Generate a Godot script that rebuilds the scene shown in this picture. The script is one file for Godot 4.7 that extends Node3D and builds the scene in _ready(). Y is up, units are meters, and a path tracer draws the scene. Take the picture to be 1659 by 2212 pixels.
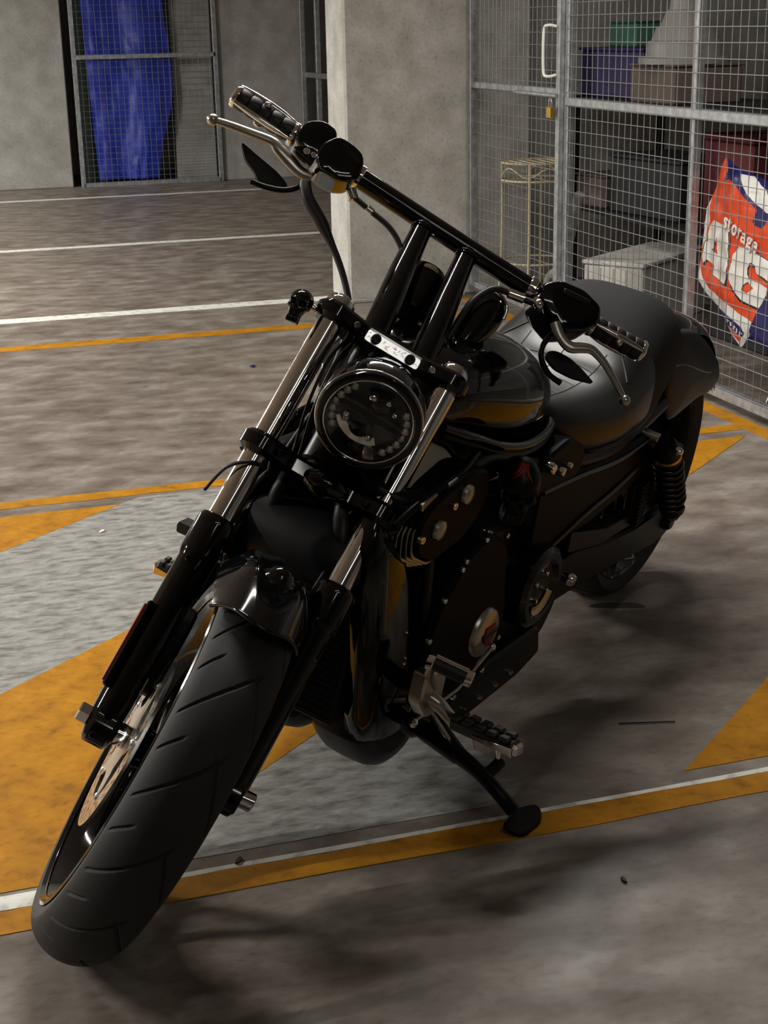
extends Node3D
# A black motorcycle on its side stand in a car park bay, storage cages behind.
# World grid: x runs along the painted bay lines, z towards the camera, y up, metres.

# ------------------------------------------------------------------ mesh builder
class MB:
	var v := PackedVector3Array()
	var n := PackedVector3Array()
	var uv := PackedVector2Array()
	var ix := PackedInt32Array()

	func _face(a: int, b: int, c: int) -> void:   # counter-clockwise seen from outside
		ix.append(a); ix.append(c); ix.append(b)

	# a smooth sheet through rows of points; cu / cv close it along a row / across rows
	func sheet(rows: Array, cu := false, cv := false, out = null, want_uv := false) -> void:
		var nr: int = rows.size()
		var nc: int = rows[0].size()
		var base := v.size()
		var pts := PackedVector3Array()
		for r in rows:
			for p in r:
				pts.append(p)
		var cen := Vector3.ZERO
		for p in pts:
			cen += p
		cen /= pts.size()
		var tri := PackedInt32Array()
		for i in (nr if cv else nr - 1):
			var i2 := (i + 1) % nr
			for j in (nc if cu else nc - 1):
				var j2 := (j + 1) % nc
				var a := i * nc + j
				var b := i * nc + j2
				var c := i2 * nc + j2
				var d := i2 * nc + j
				tri.append(a); tri.append(b); tri.append(c)
				tri.append(a); tri.append(c); tri.append(d)
		var nn := PackedVector3Array()
		nn.resize(pts.size())
		var vol := 0.0
		for t in range(0, tri.size(), 3):
			var a := pts[tri[t]]
			var b := pts[tri[t + 1]]
			var c := pts[tri[t + 2]]
			var f := (b - a).cross(c - a)
			var q := (a + b + c) / 3.0
			vol += f.dot(q - cen) if out == null else f.dot(out)
			nn[tri[t]] += f
			nn[tri[t + 1]] += f
			nn[tri[t + 2]] += f
		var s := 1.0 if vol >= 0.0 else -1.0
		for k in pts.size():
			v.append(pts[k])
			n.append((nn[k] * s).normalized() if nn[k].length() > 1e-14 else Vector3.UP)
			uv.append(Vector2(float(k % nc) / maxf(nc - 1, 1), float(k / nc) / maxf(nr - 1, 1)))
		for t in range(0, tri.size(), 3):
			if s > 0:
				_face(base + tri[t], base + tri[t + 1], base + tri[t + 2])
			else:
				_face(base + tri[t], base + tri[t + 2], base + tri[t + 1])

	# a flat fan (convex ring) facing away from a point
	func cap(ring: PackedVector3Array, away: Vector3) -> void:
		var c := Vector3.ZERO
		for p in ring:
			c += p
		c /= ring.size()
		var nrm := Vector3.ZERO
		for k in ring.size():
			nrm += (ring[k] - c).cross(ring[(k + 1) % ring.size()] - c)
		nrm = nrm.normalized()
		var s := nrm.dot(c - away) >= 0.0
		if not s:
			nrm = -nrm
		var base := v.size()
		v.append(c); n.append(nrm); uv.append(Vector2(0.5, 0.5))
		for p in ring:
			v.append(p); n.append(nrm); uv.append(Vector2.ZERO)
		var m := ring.size()
		for k in m:
			var a := base + 1 + k
			var b := base + 1 + (k + 1) % m
			if s:
				_face(base, a, b)
			else:
				_face(base, b, a)

	func tri_flat(a: Vector3, b: Vector3, c: Vector3, away: Vector3) -> void:
		var f := (b - a).cross(c - a)
		if f.length() < 1e-14:
			return
		var base := v.size()
		if f.dot((a + b + c) / 3.0 - away) < 0.0:
			var t := b
			b = c
			c = t
			f = -f
		f = f.normalized()
		for p in [a, b, c]:
			v.append(p); n.append(f); uv.append(Vector2.ZERO)
		_face(base, base + 1, base + 2)

	func quad_flat(a: Vector3, b: Vector3, c: Vector3, d: Vector3, away: Vector3) -> void:
		tri_flat(a, b, c, away)
		tri_flat(a, c, d, away)

	# round bar along a path; rad is a number or one number for each point; sq flattens it
	func tube(path: Array, rad, seg := 14, caps := true, closed := false, sq := 1.0, up := Vector3.ZERO) -> void:
		var m := path.size()
		var rows := []
		var t0: Vector3 = (path[1] - path[0]).normalized()
		var side := up if up != Vector3.ZERO else (Vector3.UP if absf(t0.y) < 0.9 else Vector3.RIGHT)
		side = (side - t0 * side.dot(t0)).normalized()
		for k in m:
			var a: Vector3 = path[(k - 1 + m) % m] if (k > 0 or closed) else path[0]
			var b: Vector3 = path[(k + 1) % m] if (k < m - 1 or closed) else path[m - 1]
			var t := (b - a).normalized()
			side = (side - t * side.dot(t)).normalized()
			var o := t.cross(side)
			var r: float = rad if rad is float else rad[k]
			var row := PackedVector3Array()
			for j in seg:
				var an := TAU * j / seg
				row.append(path[k] + side * cos(an) * r * sq + o * sin(an) * r)
			rows.append(row)
		sheet(rows, true, closed)
		if caps and not closed:
			cap(rows[0], path[1])
			cap(rows[m - 1], path[m - 2])

	# turned shape: prof = [Vector2(radius, height)...] round the transform's y axis; corners sharper than 38 degrees stay sharp
	func lathe(prof: Array, xf := Transform3D(), seg := 32, a0 := 0.0, a1 := TAU) -> void:
		var full := absf(a1 - a0 - TAU) < 1e-4
		var run := [prof[0]]
		var runs := []
		for k in range(1, prof.size()):
			run.append(prof[k])
			if k < prof.size() - 1:
				var d0: Vector2 = (prof[k] - prof[k - 1]).normalized()
				var d1: Vector2 = (prof[k + 1] - prof[k]).normalized()
				if d0.dot(d1) < 0.79:
					runs.append(run)
					run = [prof[k]]
		runs.append(run)
		# the winding is found once from the whole profile, so that hollow shapes keep their outsides
		var area := 0.0
		for k in prof.size() - 1:
			area += (prof[k].x + prof[k + 1].x) * (prof[k + 1].y - prof[k].y)
		for r in runs:
			var rows := []
			for p in r:
				var row := PackedVector3Array()
				for j in (seg if full else seg + 1):
					var an := a0 + (a1 - a0) * j / seg
					row.append(xf * Vector3(p.x * cos(an), p.y, p.x * sin(an)))
				rows.append(row)
			var p0: Vector2 = r[0]
			var p1: Vector2 = r[1]
			var mid := (a0 + a1) * 0.5 if not full else 0.0
			# outward direction of the first strip at one angle
			var nr := Vector2(p1.y - p0.y, -(p1.x - p0.x))
			if area < 0.0:
				nr = -nr
			_oriented(rows, full, xf.basis * Vector3(nr.x * cos(mid), nr.y, nr.x * sin(mid)), (seg / 2 if not full else 0))

	func _oriented(rows: Array, cu: bool, dir: Vector3, col: int) -> void:
		var nc: int = rows[0].size()
		var a: Vector3 = rows[0][col % nc]
		var b: Vector3 = rows[0][(col + 1) % nc]
		var c: Vector3 = rows[1][(col + 1) % nc]
		var d: Vector3 = rows[1][col % nc]
		var f := (b - a).cross(c - a) + (c - a).cross(d - a)
		var start := ix.size()
		var vs := v.size()
		sheet(rows, cu, false, Vector3.ZERO)
		# sheet() with out = 0 keeps the raw winding; turn it if it faces the wrong way
		if f.dot(dir) < 0.0:
			for t in range(start, ix.size(), 3):
				var q := ix[t + 1]
				ix[t + 1] = ix[t + 2]
				ix[t + 2] = q
			for k in range(vs, v.size()):
				n[k] = -n[k]

	# skin over closed rings of equal length
	func loft(rings: Array, caps := true) -> void:
		sheet(rings, true, false)
		if caps:
			var c := Vector3.ZERO
			for p in rings[rings.size() / 2]:
				c += p
			c /= rings[0].size()
			cap(rings[0], c)
			cap(rings[rings.size() - 1], c)

	# box with chamfered edges
	func box(c: Vector3, size: Vector3, bev := 0.002, bs := Basis()) -> void:
		var h := size * 0.5
		bev = minf(bev, minf(h.x, minf(h.y, h.z)) * 0.9)
		var g := func(ax: int, s: Array) -> Vector3:
			var q := Vector3.ZERO
			for k in 3:
				q[k] = s[k] * (h[k] if k == ax else h[k] - bev)
			return c + bs * q
		for ax in 3:
			var u := (ax + 1) % 3
			var w := (ax + 2) % 3
			for sg in [-1.0, 1.0]:
				var q := []
				for st in [[-1.0, -1.0], [1.0, -1.0], [1.0, 1.0], [-1.0, 1.0]]:
					var s := [0.0, 0.0, 0.0]
					s[ax] = sg; s[u] = st[0]; s[w] = st[1]
					q.append(g.call(ax, s))
				quad_flat(q[0], q[1], q[2], q[3], c)
			for s1 in [-1.0, 1.0]:
				for s2 in [-1.0, 1.0]:
					var A := [0.0, 0.0, 0.0]
					A[u] = s1; A[w] = s2; A[ax] = -1.0
					var B := A.duplicate()
					B[ax] = 1.0
					quad_flat(g.call(u, A), g.call(u, B), g.call(w, B), g.call(w, A), c)
		for sx in [-1.0, 1.0]:
			for sy in [-1.0, 1.0]:
				for sz in [-1.0, 1.0]:
					var s := [sx, sy, sz]
					tri_flat(g.call(0, s), g.call(1, s), g.call(2, s), c)

	# outline pushed along the transform's z from z0 to z1, edges bevelled
	func prism(poly: Array, z0: float, z1: float, bev := 0.003, xf := Transform3D()) -> void:
		var pl := PackedVector2Array(poly)
		if Geometry2D.is_polygon_clockwise(pl):
			pl.reverse()
		var m := pl.size()
		# bevel ring: each corner pulled inwards along its bisector
		var inn := PackedVector2Array()
		var nrm := PackedVector2Array()
		for k in m:
			var e0 := (pl[k] - pl[(k - 1 + m) % m]).normalized()
			var e1 := (pl[(k + 1) % m] - pl[k]).normalized()
			var n0 := Vector2(e0.y, -e0.x)
			var n1 := Vector2(e1.y, -e1.x)
			nrm.append(n1)
			var bi := (n0 + n1)
			bi = bi.normalized() if bi.length() > 1e-3 else n1
			inn.append(pl[k] - bi * bev / maxf(0.5, bi.dot(n1)))
		var zs := [z0, z0 + bev, z1 - bev, z1] if bev > 0.0 else [z0, z1]
		var nx := xf.basis
		for k in m:
			var k2 := (k + 1) % m
			var na := nrm[k]
			var nb := nrm[k]
			var pa := nrm[(k - 1 + m) % m]
			var pb := nrm[k2]
			if na.dot(pa) > 0.8:
				na = (na + pa).normalized()
			if nb.dot(pb) > 0.8:
				nb = (nb + pb).normalized()
			for s in zs.size() - 1:
				var a2 := pl[k]
				var b2 := pl[k2]
				var c2 := pl[k2]
				var d2 := pl[k]
				var t := 0.0
				if bev > 0.0 and s == 0:
					a2 = inn[k]; b2 = inn[k2]; t = -0.9
				elif bev > 0.0 and s == 2:
					c2 = inn[k2]; d2 = inn[k]; t = 0.9
				var base := v.size()
				var ps := [Vector3(a2.x, a2.y, zs[s]), Vector3(b2.x, b2.y, zs[s]), Vector3(c2.x, c2.y, zs[s + 1]), Vector3(d2.x, d2.y, zs[s + 1])]
				var ns := [na, nb, nb, na]
				for q in 4:
					v.append(xf * ps[q])
					n.append((nx * Vector3(ns[q].x, ns[q].y, t)).normalized())
					uv.append(Vector2.ZERO)
				if nx.determinant() > 0:
					_face(base, base + 1, base + 2); _face(base, base + 2, base + 3)
				else:
					_face(base, base + 2, base + 1); _face(base, base + 3, base + 2)
		var tr := Geometry2D.triangulate_polygon(inn if bev > 0.0 else pl)
		if tr.is_empty():
			inn = pl
			tr = Geometry2D.triangulate_polygon(pl)
		for e in 2:
			var z: float = z1 if e == 1 else z0
			var base := v.size()
			for p in (inn if bev > 0.0 else pl):
				v.append(xf * Vector3(p.x, p.y, z))
				n.append((nx * Vector3(0, 0, 1.0 if e == 1 else -1.0)).normalized())
				uv.append(p)
			for t in range(0, tr.size(), 3):
				var a: Vector2 = pl[tr[t]]
				var b: Vector2 = pl[tr[t + 1]]
				var c: Vector2 = pl[tr[t + 2]]
				var ccw := (b - a).cross(c - a) > 0.0
				if (ccw == (e == 1)) == (nx.determinant() > 0):
					_face(base + tr[t], base + tr[t + 1], base + tr[t + 2])
				else:
					_face(base + tr[t], base + tr[t + 2], base + tr[t + 1])

	func ball(c: Vector3, r, seg := 16, bs := Basis()) -> void:
		var rr: Vector3 = r if r is Vector3 else Vector3.ONE * r
		var rows := []
		var m := seg / 2
		for i in m + 1:
			var th := PI * (0.02 + 0.96 * i / m)
			var row := PackedVector3Array()
			for j in seg:
				var a := TAU * j / seg
				row.append(c + bs * (Vector3(sin(th) * cos(a), cos(th), sin(th) * sin(a)) * rr))
			rows.append(row)
		sheet(rows, true)
		cap(rows[0], c)
		cap(rows[m], c)

	# surface nets of a distance field on a grid
	func nets(f: Callable, lo: Vector3, hi: Vector3, cell: float, xf := Transform3D()) -> void:
		var nx := int((hi.x - lo.x) / cell) + 2
		var ny := int((hi.y - lo.y) / cell) + 2
		var nz := int((hi.z - lo.z) / cell) + 2
		var d := PackedFloat32Array()
		d.resize(nx * ny * nz)
		var k := 0
		for z in nz:
			for y in ny:
				for x in nx:
					d[k] = f.call(lo + Vector3(x, y, z) * cell)
					k += 1
		var id := PackedInt32Array()
		id.resize(nx * ny * nz)
		id.fill(-1)
		var sx := 1
		var sy := nx
		var sz := nx * ny
		var offs := [0, sx, sy, sx + sy, sz, sx + sz, sy + sz, sx + sy + sz]
		var op := [Vector3(0, 0, 0), Vector3(1, 0, 0), Vector3(0, 1, 0), Vector3(1, 1, 0), Vector3(0, 0, 1), Vector3(1, 0, 1), Vector3(0, 1, 1), Vector3(1, 1, 1)]
		var ed := [[0, 1], [2, 3], [4, 5], [6, 7], [0, 2], [1, 3], [4, 6], [5, 7], [0, 4], [1, 5], [2, 6], [3, 7]]
		var base := v.size()
		for z in nz - 1:
			for y in ny - 1:
				for x in nx - 1:
					var o := x + y * sy + z * sz
					var mask := 0
					for c in 8:
						if d[o + offs[c]] < 0.0:
							mask |= 1 << c
					if mask == 0 or mask == 255:
						continue
					var p := Vector3.ZERO
					var cnt := 0
					for e in ed:
						var a: float = d[o + offs[e[0]]]
						var b: float = d[o + offs[e[1]]]
						if (a < 0.0) != (b < 0.0):
							p += op[e[0]].lerp(op[e[1]], a / (a - b))
							cnt += 1
					p = lo + (Vector3(x, y, z) + p / cnt) * cell
					id[o] = v.size()
					var h := cell * 0.6
					var g := Vector3(f.call(p + Vector3(h, 0, 0)) - f.call(p - Vector3(h, 0, 0)), f.call(p + Vector3(0, h, 0)) - f.call(p - Vector3(0, h, 0)), f.call(p + Vector3(0, 0, h)) - f.call(p - Vector3(0, 0, h)))
					v.append(xf * p)
					n.append((xf.basis * g).normalized())
					uv.append(Vector2.ZERO)
		for z in range(1, nz - 1):
			for y in range(1, ny - 1):
				for x in range(1, nx - 1):
					var o := x + y * sy + z * sz
					for ax in 3:
						var st: int = [sx, sy, sz][ax]
						var a := d[o] < 0.0
						if a == (d[o + st] < 0.0):
							continue
						var u: int = [sy, sz, sx][ax]
						var w: int = [sz, sx, sy][ax]
						var q := [id[o], id[o - u], id[o - u - w], id[o - w]]
						if q.min() < 0:
							continue
						var pa := v[q[0]]
						var fn := (v[q[1]] - pa).cross(v[q[2]] - pa)
						if fn.dot(n[q[0]] + n[q[2]]) > 0.0:
							_face(q[0], q[1], q[2]); _face(q[0], q[2], q[3])
						else:
							_face(q[0], q[2], q[1]); _face(q[0], q[3], q[2])

	func mesh() -> ArrayMesh:
		var a := []
		a.resize(Mesh.ARRAY_MAX)
		a[Mesh.ARRAY_VERTEX] = v
		a[Mesh.ARRAY_NORMAL] = n
		a[Mesh.ARRAY_TEX_UV] = uv
		a[Mesh.ARRAY_INDEX] = ix
		var m := ArrayMesh.new()
		m.add_surface_from_arrays(Mesh.PRIMITIVE_TRIANGLES, a)
		return m

# ------------------------------------------------------------------ small helpers
var M := {}
var bike: Node3D
var FORK := Transform3D(Vector3(0.6074978, 0.5408786, -0.5817188), Vector3(-0.6649684, 0.7468715, 0.0), Vector3(0.4344692, 0.3868246, 0.81339), Vector3(1.6950853, 0.3188435, -0.0288608))
var used := {}

func numbered(called: String) -> String:
	var k: int = used.get(called, 0)
	used[called] = k + 1
	return called if k == 0 else "%s_%03d" % [called, k]

func put(called: String, mesh, mat: Material, parent: Node = null, xf := Transform3D()) -> MeshInstance3D:
	var o := MeshInstance3D.new()
	o.mesh = mesh.mesh() if mesh is MB else mesh
	o.material_override = mat
	if parent == null:
		o.name = numbered(called)
		add_child(o)
	else:
		o.name = called
		parent.add_child(o, true)
	o.transform = xf
	return o

func thing(called: String, label: String, category: String, at := Vector3.ZERO, turn := 0.0, group := "") -> Node3D:
	var o := Node3D.new()
	o.name = numbered(called)
	add_child(o)
	o.position = at
	o.rotation.y = turn
	o.set_meta("label", label)
	o.set_meta("category", category)
	if group != "":
		o.set_meta("group", group)
	return o

func tag(o: Node, label: String, category: String, group := "") -> Node:
	o.set_meta("label", label)
	o.set_meta("category", category)
	if group != "":
		o.set_meta("group", group)
	return o

func struct(o: Node, label := "") -> Node:
	o.set_meta("kind", "structure")
	if label != "":
		o.set_meta("label", label)
	return o

func stuff(o: Node) -> Node:
	o.set_meta("kind", "stuff")
	return o

# Catmull-Rom through points
func curve(p: Array, per := 6) -> Array:
	var out := []
	for k in p.size() - 1:
		var a: Vector3 = p[maxi(k - 1, 0)]
		var b: Vector3 = p[k]
		var c: Vector3 = p[k + 1]
		var d: Vector3 = p[mini(k + 2, p.size() - 1)]
		for s in per:
			out.append(b.cubic_interpolate(c, a, d, float(s) / per))
	out.append(p[p.size() - 1])
	return out

func lerps(vals: Array, m: int) -> Array:
	var out := []
	for k in m:
		var t := float(k) / (m - 1) * (vals.size() - 1)
		var i := mini(int(t), vals.size() - 2)
		out.append(lerpf(vals[i], vals[i + 1], t - i))
	return out

# a transform whose y axis points along dir
func along(at: Vector3, dir: Vector3, hint := Vector3.ZERO) -> Transform3D:
	var y := dir.normalized()
	var h := hint if hint != Vector3.ZERO else (Vector3.UP if absf(y.y) < 0.9 else Vector3.RIGHT)
	var x := h.cross(y).normalized()
	return Transform3D(Basis(x, y, x.cross(y)), at)

# outline drawn in (w, u) of the fork frame or (x, y) of the body, pushed along the third axis
func fork_face() -> Transform3D:      # local x -> w (right), y -> u (up the fork), z -> v (forward)
	return Transform3D(Basis(Vector3(0, 0, 1), Vector3(0, 1, 0), Vector3(1, 0, 0)), Vector3.ZERO)

func round_poly(p: Array, r: float, per := 4) -> Array:
	var out := []
	var m := p.size()
	for k in m:
		var a: Vector2 = p[(k - 1 + m) % m]
		var b: Vector2 = p[k]
		var c: Vector2 = p[(k + 1) % m]
		var ra := minf(r, a.distance_to(b) * 0.45)
		var rc := minf(r, c.distance_to(b) * 0.45)
		var s := b + (a - b).normalized() * ra
		var e := b + (c - b).normalized() * rc
		for q in per + 1:
			var t := float(q) / per
			out.append(s.lerp(b, t).lerp(b.lerp(e, t), t))
	return out

func ring_poly(c: Vector2, r: float, seg := 24) -> Array:
	var o := []
	for k in seg:
		o.append(c + Vector2(cos(TAU * k / seg), sin(TAU * k / seg)) * r)
	return o

# ------------------------------------------------------------------ scene
func _ready() -> void:
	# camera
	var cam := Camera3D.new()
	cam.name = "camera"
	cam.transform = Transform3D(Vector3(0.9529872, -0.0191793, 0.302403), Vector3(0.1113748, 0.9503059, -0.2907134), Vector3(-0.2817997, 0.3107262, 0.9077655), Vector3(0, 1.34789, 0))
	cam.fov = 37.9743
	cam.near = 0.05
	cam.far = 80.0
	add_child(cam)
	cam.current = true
	# surroundings: a closed basement, no sky enters
	var we := WorldEnvironment.new()
	we.name = "surroundings"
	var env := Environment.new()
	env.background_mode = Environment.BG_COLOR
	env.background_color = Color(0, 0, 0)
	env.tonemap_mode = Environment.TONE_MAPPER_LINEAR
	env.tonemap_exposure = EXPOSURE
	env.sdfgi_enabled = true
	env.ssao_enabled = true
	env.ssil_enabled = true
	we.environment = env
	add_child(we)
	materials()
	# fluorescent battens under the ceiling
	for b in BATTENS:
		batten(b[0], b[1], b[2], b[3])
	room()
	floor_paint()
	cage_fence()
	far_cages()
	cage_goods()
	bike = thing("motorcycle", "black cruiser motorcycle with chrome forks leaning on its side stand", "motorcycle")
	bike.transform = Transform3D(Vector3(-0.7649176, -0.0133427, 0.6439899), Vector3(0.120224, 0.9792591, 0.1630886), Vector3(-0.632809, 0.2021724, -0.7474484), Vector3(1.518304, 0.0048155, -3.216727))
	wheels()
	front_end()
	head_lamp()
	bars()
	body_frame()
	engine()
	tank_seat()
	rear_end()
	controls()
	litter()

const EXPOSURE := 1.7
# [centre, length, turn, energy]
const BATTENS := [
	[Vector3(0.95, 2.52, -3.15), 1.25, 0.0, 2.2],
	[Vector3(2.05, 2.52, -4.75), 1.25, 0.0, 2.0],
	[Vector3(-3.3, 2.52, -3.6), 1.25, 0.0, 10.0],
	[Vector3(-2.6, 2.52, -8.3), 1.25, 0.0, 33.0],
	[Vector3(-2.0, 2.52, -12.5), 1.25, 0.0, 9.0],
	[Vector3(-7.2, 2.52, -5.0), 1.25, 0.0, 10.0],
	[Vector3(0.95, 2.52, 0.1), 1.25, 0.0, 0.06],
	[Vector3(1.5, 2.52, 1.25), 1.25, 0.0, 0.06],
]

func batten(at: Vector3, length: float, turn: float, energy: float) -> void:
	var t := thing("ceiling_light", "white fluorescent batten on the ceiling", "ceiling light", at, turn, "fluorescent battens under the ceiling")
	var h := MB.new()
	h.box(Vector3(0, 0.045, 0), Vector3(length + 0.04, 0.05, 0.11), 0.006)
	put("housing", h, M.white_metal, t)
	var g := MB.new()
	g.tube([Vector3(-length * 0.5, 0, 0), Vector3(length * 0.5, 0, 0)], 0.019, 14)
	put("lamp_tube", g, M.lamp, t)
	var l := AreaLight3D.new()
	l.name = "lamp_light"
	l.area_size = Vector2(length, 0.04)
	l.light_energy = energy
	l.light_color = Color(1.0, 0.985, 0.955)
	l.area_range = 30.0
	l.shadow_enabled = true
	t.add_child(l)
	l.position = Vector3(0, -0.024, 0)
	l.rotation.x = -PI / 2

# ------------------------------------------------------------------ materials
func sm(col: Color, rough: float, metal := 0.0, spec := 0.5) -> StandardMaterial3D:
	var m := StandardMaterial3D.new()
	m.albedo_color = col
	m.roughness = rough
	m.metallic = metal
	m.metallic_specular = spec
	return m

func noise_tex(freq: float, seed_: int, ramp: Array, size := 512, oct := 4, warp := 0.0, kind := FastNoiseLite.TYPE_SIMPLEX_SMOOTH, stretch := 1.0) -> ImageTexture:
	var n := FastNoiseLite.new()
	n.noise_type = kind
	n.seed = seed_
	n.frequency = freq
	n.fractal_octaves = oct
	n.fractal_gain = 0.55
	if warp > 0.0:
		n.domain_warp_enabled = true
		n.domain_warp_amplitude = warp
		n.domain_warp_frequency = freq
	var im := n.get_seamless_image(size, size)
	im.convert(Image.FORMAT_L8)
	var g := Gradient.new()
	var offs := PackedFloat32Array()
	var cols := PackedColorArray()
	for k in ramp.size():
		offs.append(ramp[k][0])
		cols.append(ramp[k][1])
	g.offsets = offs
	g.colors = cols
	var lut := []
	for k in 256:
		lut.append(g.sample(k / 255.0))
	var out := Image.create(size, size, true, Image.FORMAT_RGBA8)
	var data := im.get_data()
	for y in size:
		for x in size:
			out.set_pixel(x, y, lut[data[y * size + x]])
	out.generate_mipmaps()
	return ImageTexture.create_from_image(out)

func grey_ramp(a: float, b: float) -> Array:
	return [[0.0, Color(a, a, a)], [1.0, Color(b, b, b)]]

func textured(base: StandardMaterial3D, col: Texture2D, scale: Vector3, rough: Texture2D = null, world := true) -> StandardMaterial3D:
	base.albedo_texture = col
	base.uv1_triplanar = true
	base.uv1_world_triplanar = world
	base.uv1_scale = scale
	if rough:
		base.roughness_texture = rough
		base.roughness = 1.0
	return base

func with_detail(m: StandardMaterial3D, tex: Texture2D, scale: Vector3) -> StandardMaterial3D:
	m.detail_enabled = true
	m.detail_albedo = tex
	m.detail_blend_mode = BaseMaterial3D.BLEND_MODE_MUL
	m.detail_uv_layer = BaseMaterial3D.DETAIL_UV_2
	m.uv2_triplanar = true
	m.uv2_world_triplanar = true
	m.uv2_scale = scale
	return m

func materials() -> void:
	M.gloss = sm(Color(0.04, 0.04, 0.045), 0.07)
	M.satin = sm(Color(0.06, 0.06, 0.066), 0.36, 0.0, 0.3)
	M.suede = sm(Color(0.135, 0.135, 0.142), 0.75, 0.0, 0.3)
	M.cover = sm(Color(0.060, 0.060, 0.068), 0.42, 0.0, 0.15)
	M.matte = sm(Color(0.08, 0.08, 0.09), 0.55, 0.0, 0.35)
	M.tyre = sm(Color(0.105, 0.105, 0.108), 0.7)
	M.rubber = sm(Color(0.09, 0.09, 0.092), 0.5)
	M.leather = sm(Color(0.10, 0.10, 0.108), 0.33)
	var lt := noise_tex(0.06, 5, grey_ramp(0.3, 0.7), 256, 3, 0.0, FastNoiseLite.TYPE_CELLULAR)
	M.leather.heightmap_enabled = false
	M.chrome = sm(Color(0.92, 0.91, 0.9), 0.05, 1.0)
	M.steel = sm(Color(0.78, 0.77, 0.75), 0.22, 1.0)
	M.alu = sm(Color(0.72, 0.7, 0.66), 0.3, 1.0)
	M.brass = sm(Color(0.93, 0.76, 0.36), 0.3, 1.0)
	M.black_metal = sm(Color(0.16, 0.155, 0.15), 0.35, 0.6)
	M.panel = sm(Color(0.66, 0.62, 0.58), 0.45)
	M.plate = sm(Color(0.95, 0.95, 0.95), 0.26, 1.0)
	M.orange_glass = sm(Color(0.75, 0.22, 0.04), 0.2)
	M.red_paint = sm(Color(0.5, 0.05, 0.03), 0.45)
	M.white_metal = sm(Color(0.86, 0.86, 0.84), 0.5)
	M.label_white = sm(Color(0.85, 0.85, 0.83), 0.6)
	M.lamp = sm(Color(1, 1, 1), 0.5)
	M.lamp.emission_enabled = true
	M.lamp.emission = Color(1.0, 0.985, 0.955)
	M.lamp.emission_energy_multiplier = 8.0
	M.glass = sm(Color(0.02, 0.02, 0.02, 0.03), 0.02)
	M.glass.transparency = BaseMaterial3D.TRANSPARENCY_ALPHA
	M.bead = sm(Color(0.95, 0.95, 0.9, 0.35), 0.03)
	M.bead.transparency = BaseMaterial3D.TRANSPARENCY_ALPHA
	M.tray = sm(Color(0.30, 0.30, 0.31), 0.3, 1.0)
	M.mirror = sm(Color(0.8, 0.82, 0.85), 0.03, 1.0)
	# concrete and floor
	var mott := noise_tex(0.012, 11, [[0.0, Color(0.82, 0.815, 0.80)], [0.45, Color(0.91, 0.905, 0.895)], [1.0, Color(1, 1, 1)]], 512, 5, 18.0)
	var fine := noise_tex(0.05, 23, [[0.0, Color(0.80, 0.79, 0.78)], [0.30, Color(0.95, 0.95, 0.945)], [1.0, Color(1, 1, 1)]], 512, 5)
	M.concrete = with_detail(textured(sm(Color(0.70, 0.695, 0.685), 0.85), mott, Vector3(0.55, 0.55, 0.55)), fine, Vector3(1.6, 1.6, 1.6))
	M.pale_concrete = with_detail(textured(sm(Color(0.79, 0.785, 0.77), 0.8), mott, Vector3(0.8, 0.8, 0.8)), fine, Vector3(1.6, 1.6, 1.6))
	M.ceiling = with_detail(textured(sm(Color(0.70, 0.695, 0.685), 0.9), mott, Vector3(0.4, 0.4, 0.4)), fine, Vector3(1.1, 1.1, 1.1))
	var fl := noise_tex(0.009, 31, [[0.0, Color(0.48, 0.44, 0.40)], [0.3, Color(0.62, 0.58, 0.54)], [0.6, Color(0.71, 0.68, 0.645)], [1.0, Color(0.86, 0.85, 0.83)]], 1024, 6, 30.0)
	var flr := noise_tex(0.014, 37, [[0.0, Color(0.30, 0.30, 0.30)], [0.5, Color(0.46, 0.46, 0.46)], [1.0, Color(0.68, 0.68, 0.68)]], 512, 5, 20.0)
	var flf := noise_tex(0.03, 41, [[0.0, Color(0.80, 0.79, 0.78)], [0.35, Color(0.94, 0.935, 0.93)], [1.0, Color(1, 1, 1)]], 1024, 6, 12.0)
	M.floor = with_detail(textured(sm(Color(0.72, 0.70, 0.685), 0.5), fl, Vector3(0.42, 0.42, 0.62), flr), flf, Vector3(0.8, 0.8, 1.5))
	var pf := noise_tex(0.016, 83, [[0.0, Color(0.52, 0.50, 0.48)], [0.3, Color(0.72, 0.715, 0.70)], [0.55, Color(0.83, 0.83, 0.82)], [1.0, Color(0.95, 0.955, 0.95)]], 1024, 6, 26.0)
	M.pale_floor = with_detail(textured(sm(Color(0.72, 0.72, 0.715), 0.5), pf, Vector3(0.75, 0.75, 1.7), flr), flf, Vector3(1.2, 1.2, 3.0))  # worn pale floor; part of its lightness is lamp glare put into the colour
	var yw := noise_tex(0.02, 53, [[0.0, Color(0.60, 0.41, 0.04)], [0.3, Color(0.74, 0.51, 0.045)], [1.0, Color(0.84, 0.60, 0.08)]], 512, 5, 14.0)
	M.yellow = with_detail(textured(sm(Color(0.90, 0.88, 0.86), 0.62, 0.0, 0.3), yw, Vector3(0.9, 0.9, 0.9)), flf, Vector3(1.0, 1.0, 1.3))
	var wh := noise_tex(0.03, 61, [[0.0, Color(0.62, 0.61, 0.59)], [0.4, Color(0.86, 0.86, 0.84)], [1.0, Color(0.95, 0.95, 0.93)]], 512, 5, 10.0)
	M.white_paint = textured(sm(Color(0.97, 0.97, 0.96), 0.5), wh, Vector3(1.2, 1.2, 1.2))
	var gv := noise_tex(0.035, 71, [[0.0, Color(0.70, 0.71, 0.72)], [1.0, Color(0.98, 0.98, 0.98)]], 256, 3, 0.0, FastNoiseLite.TYPE_CELLULAR)
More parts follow.
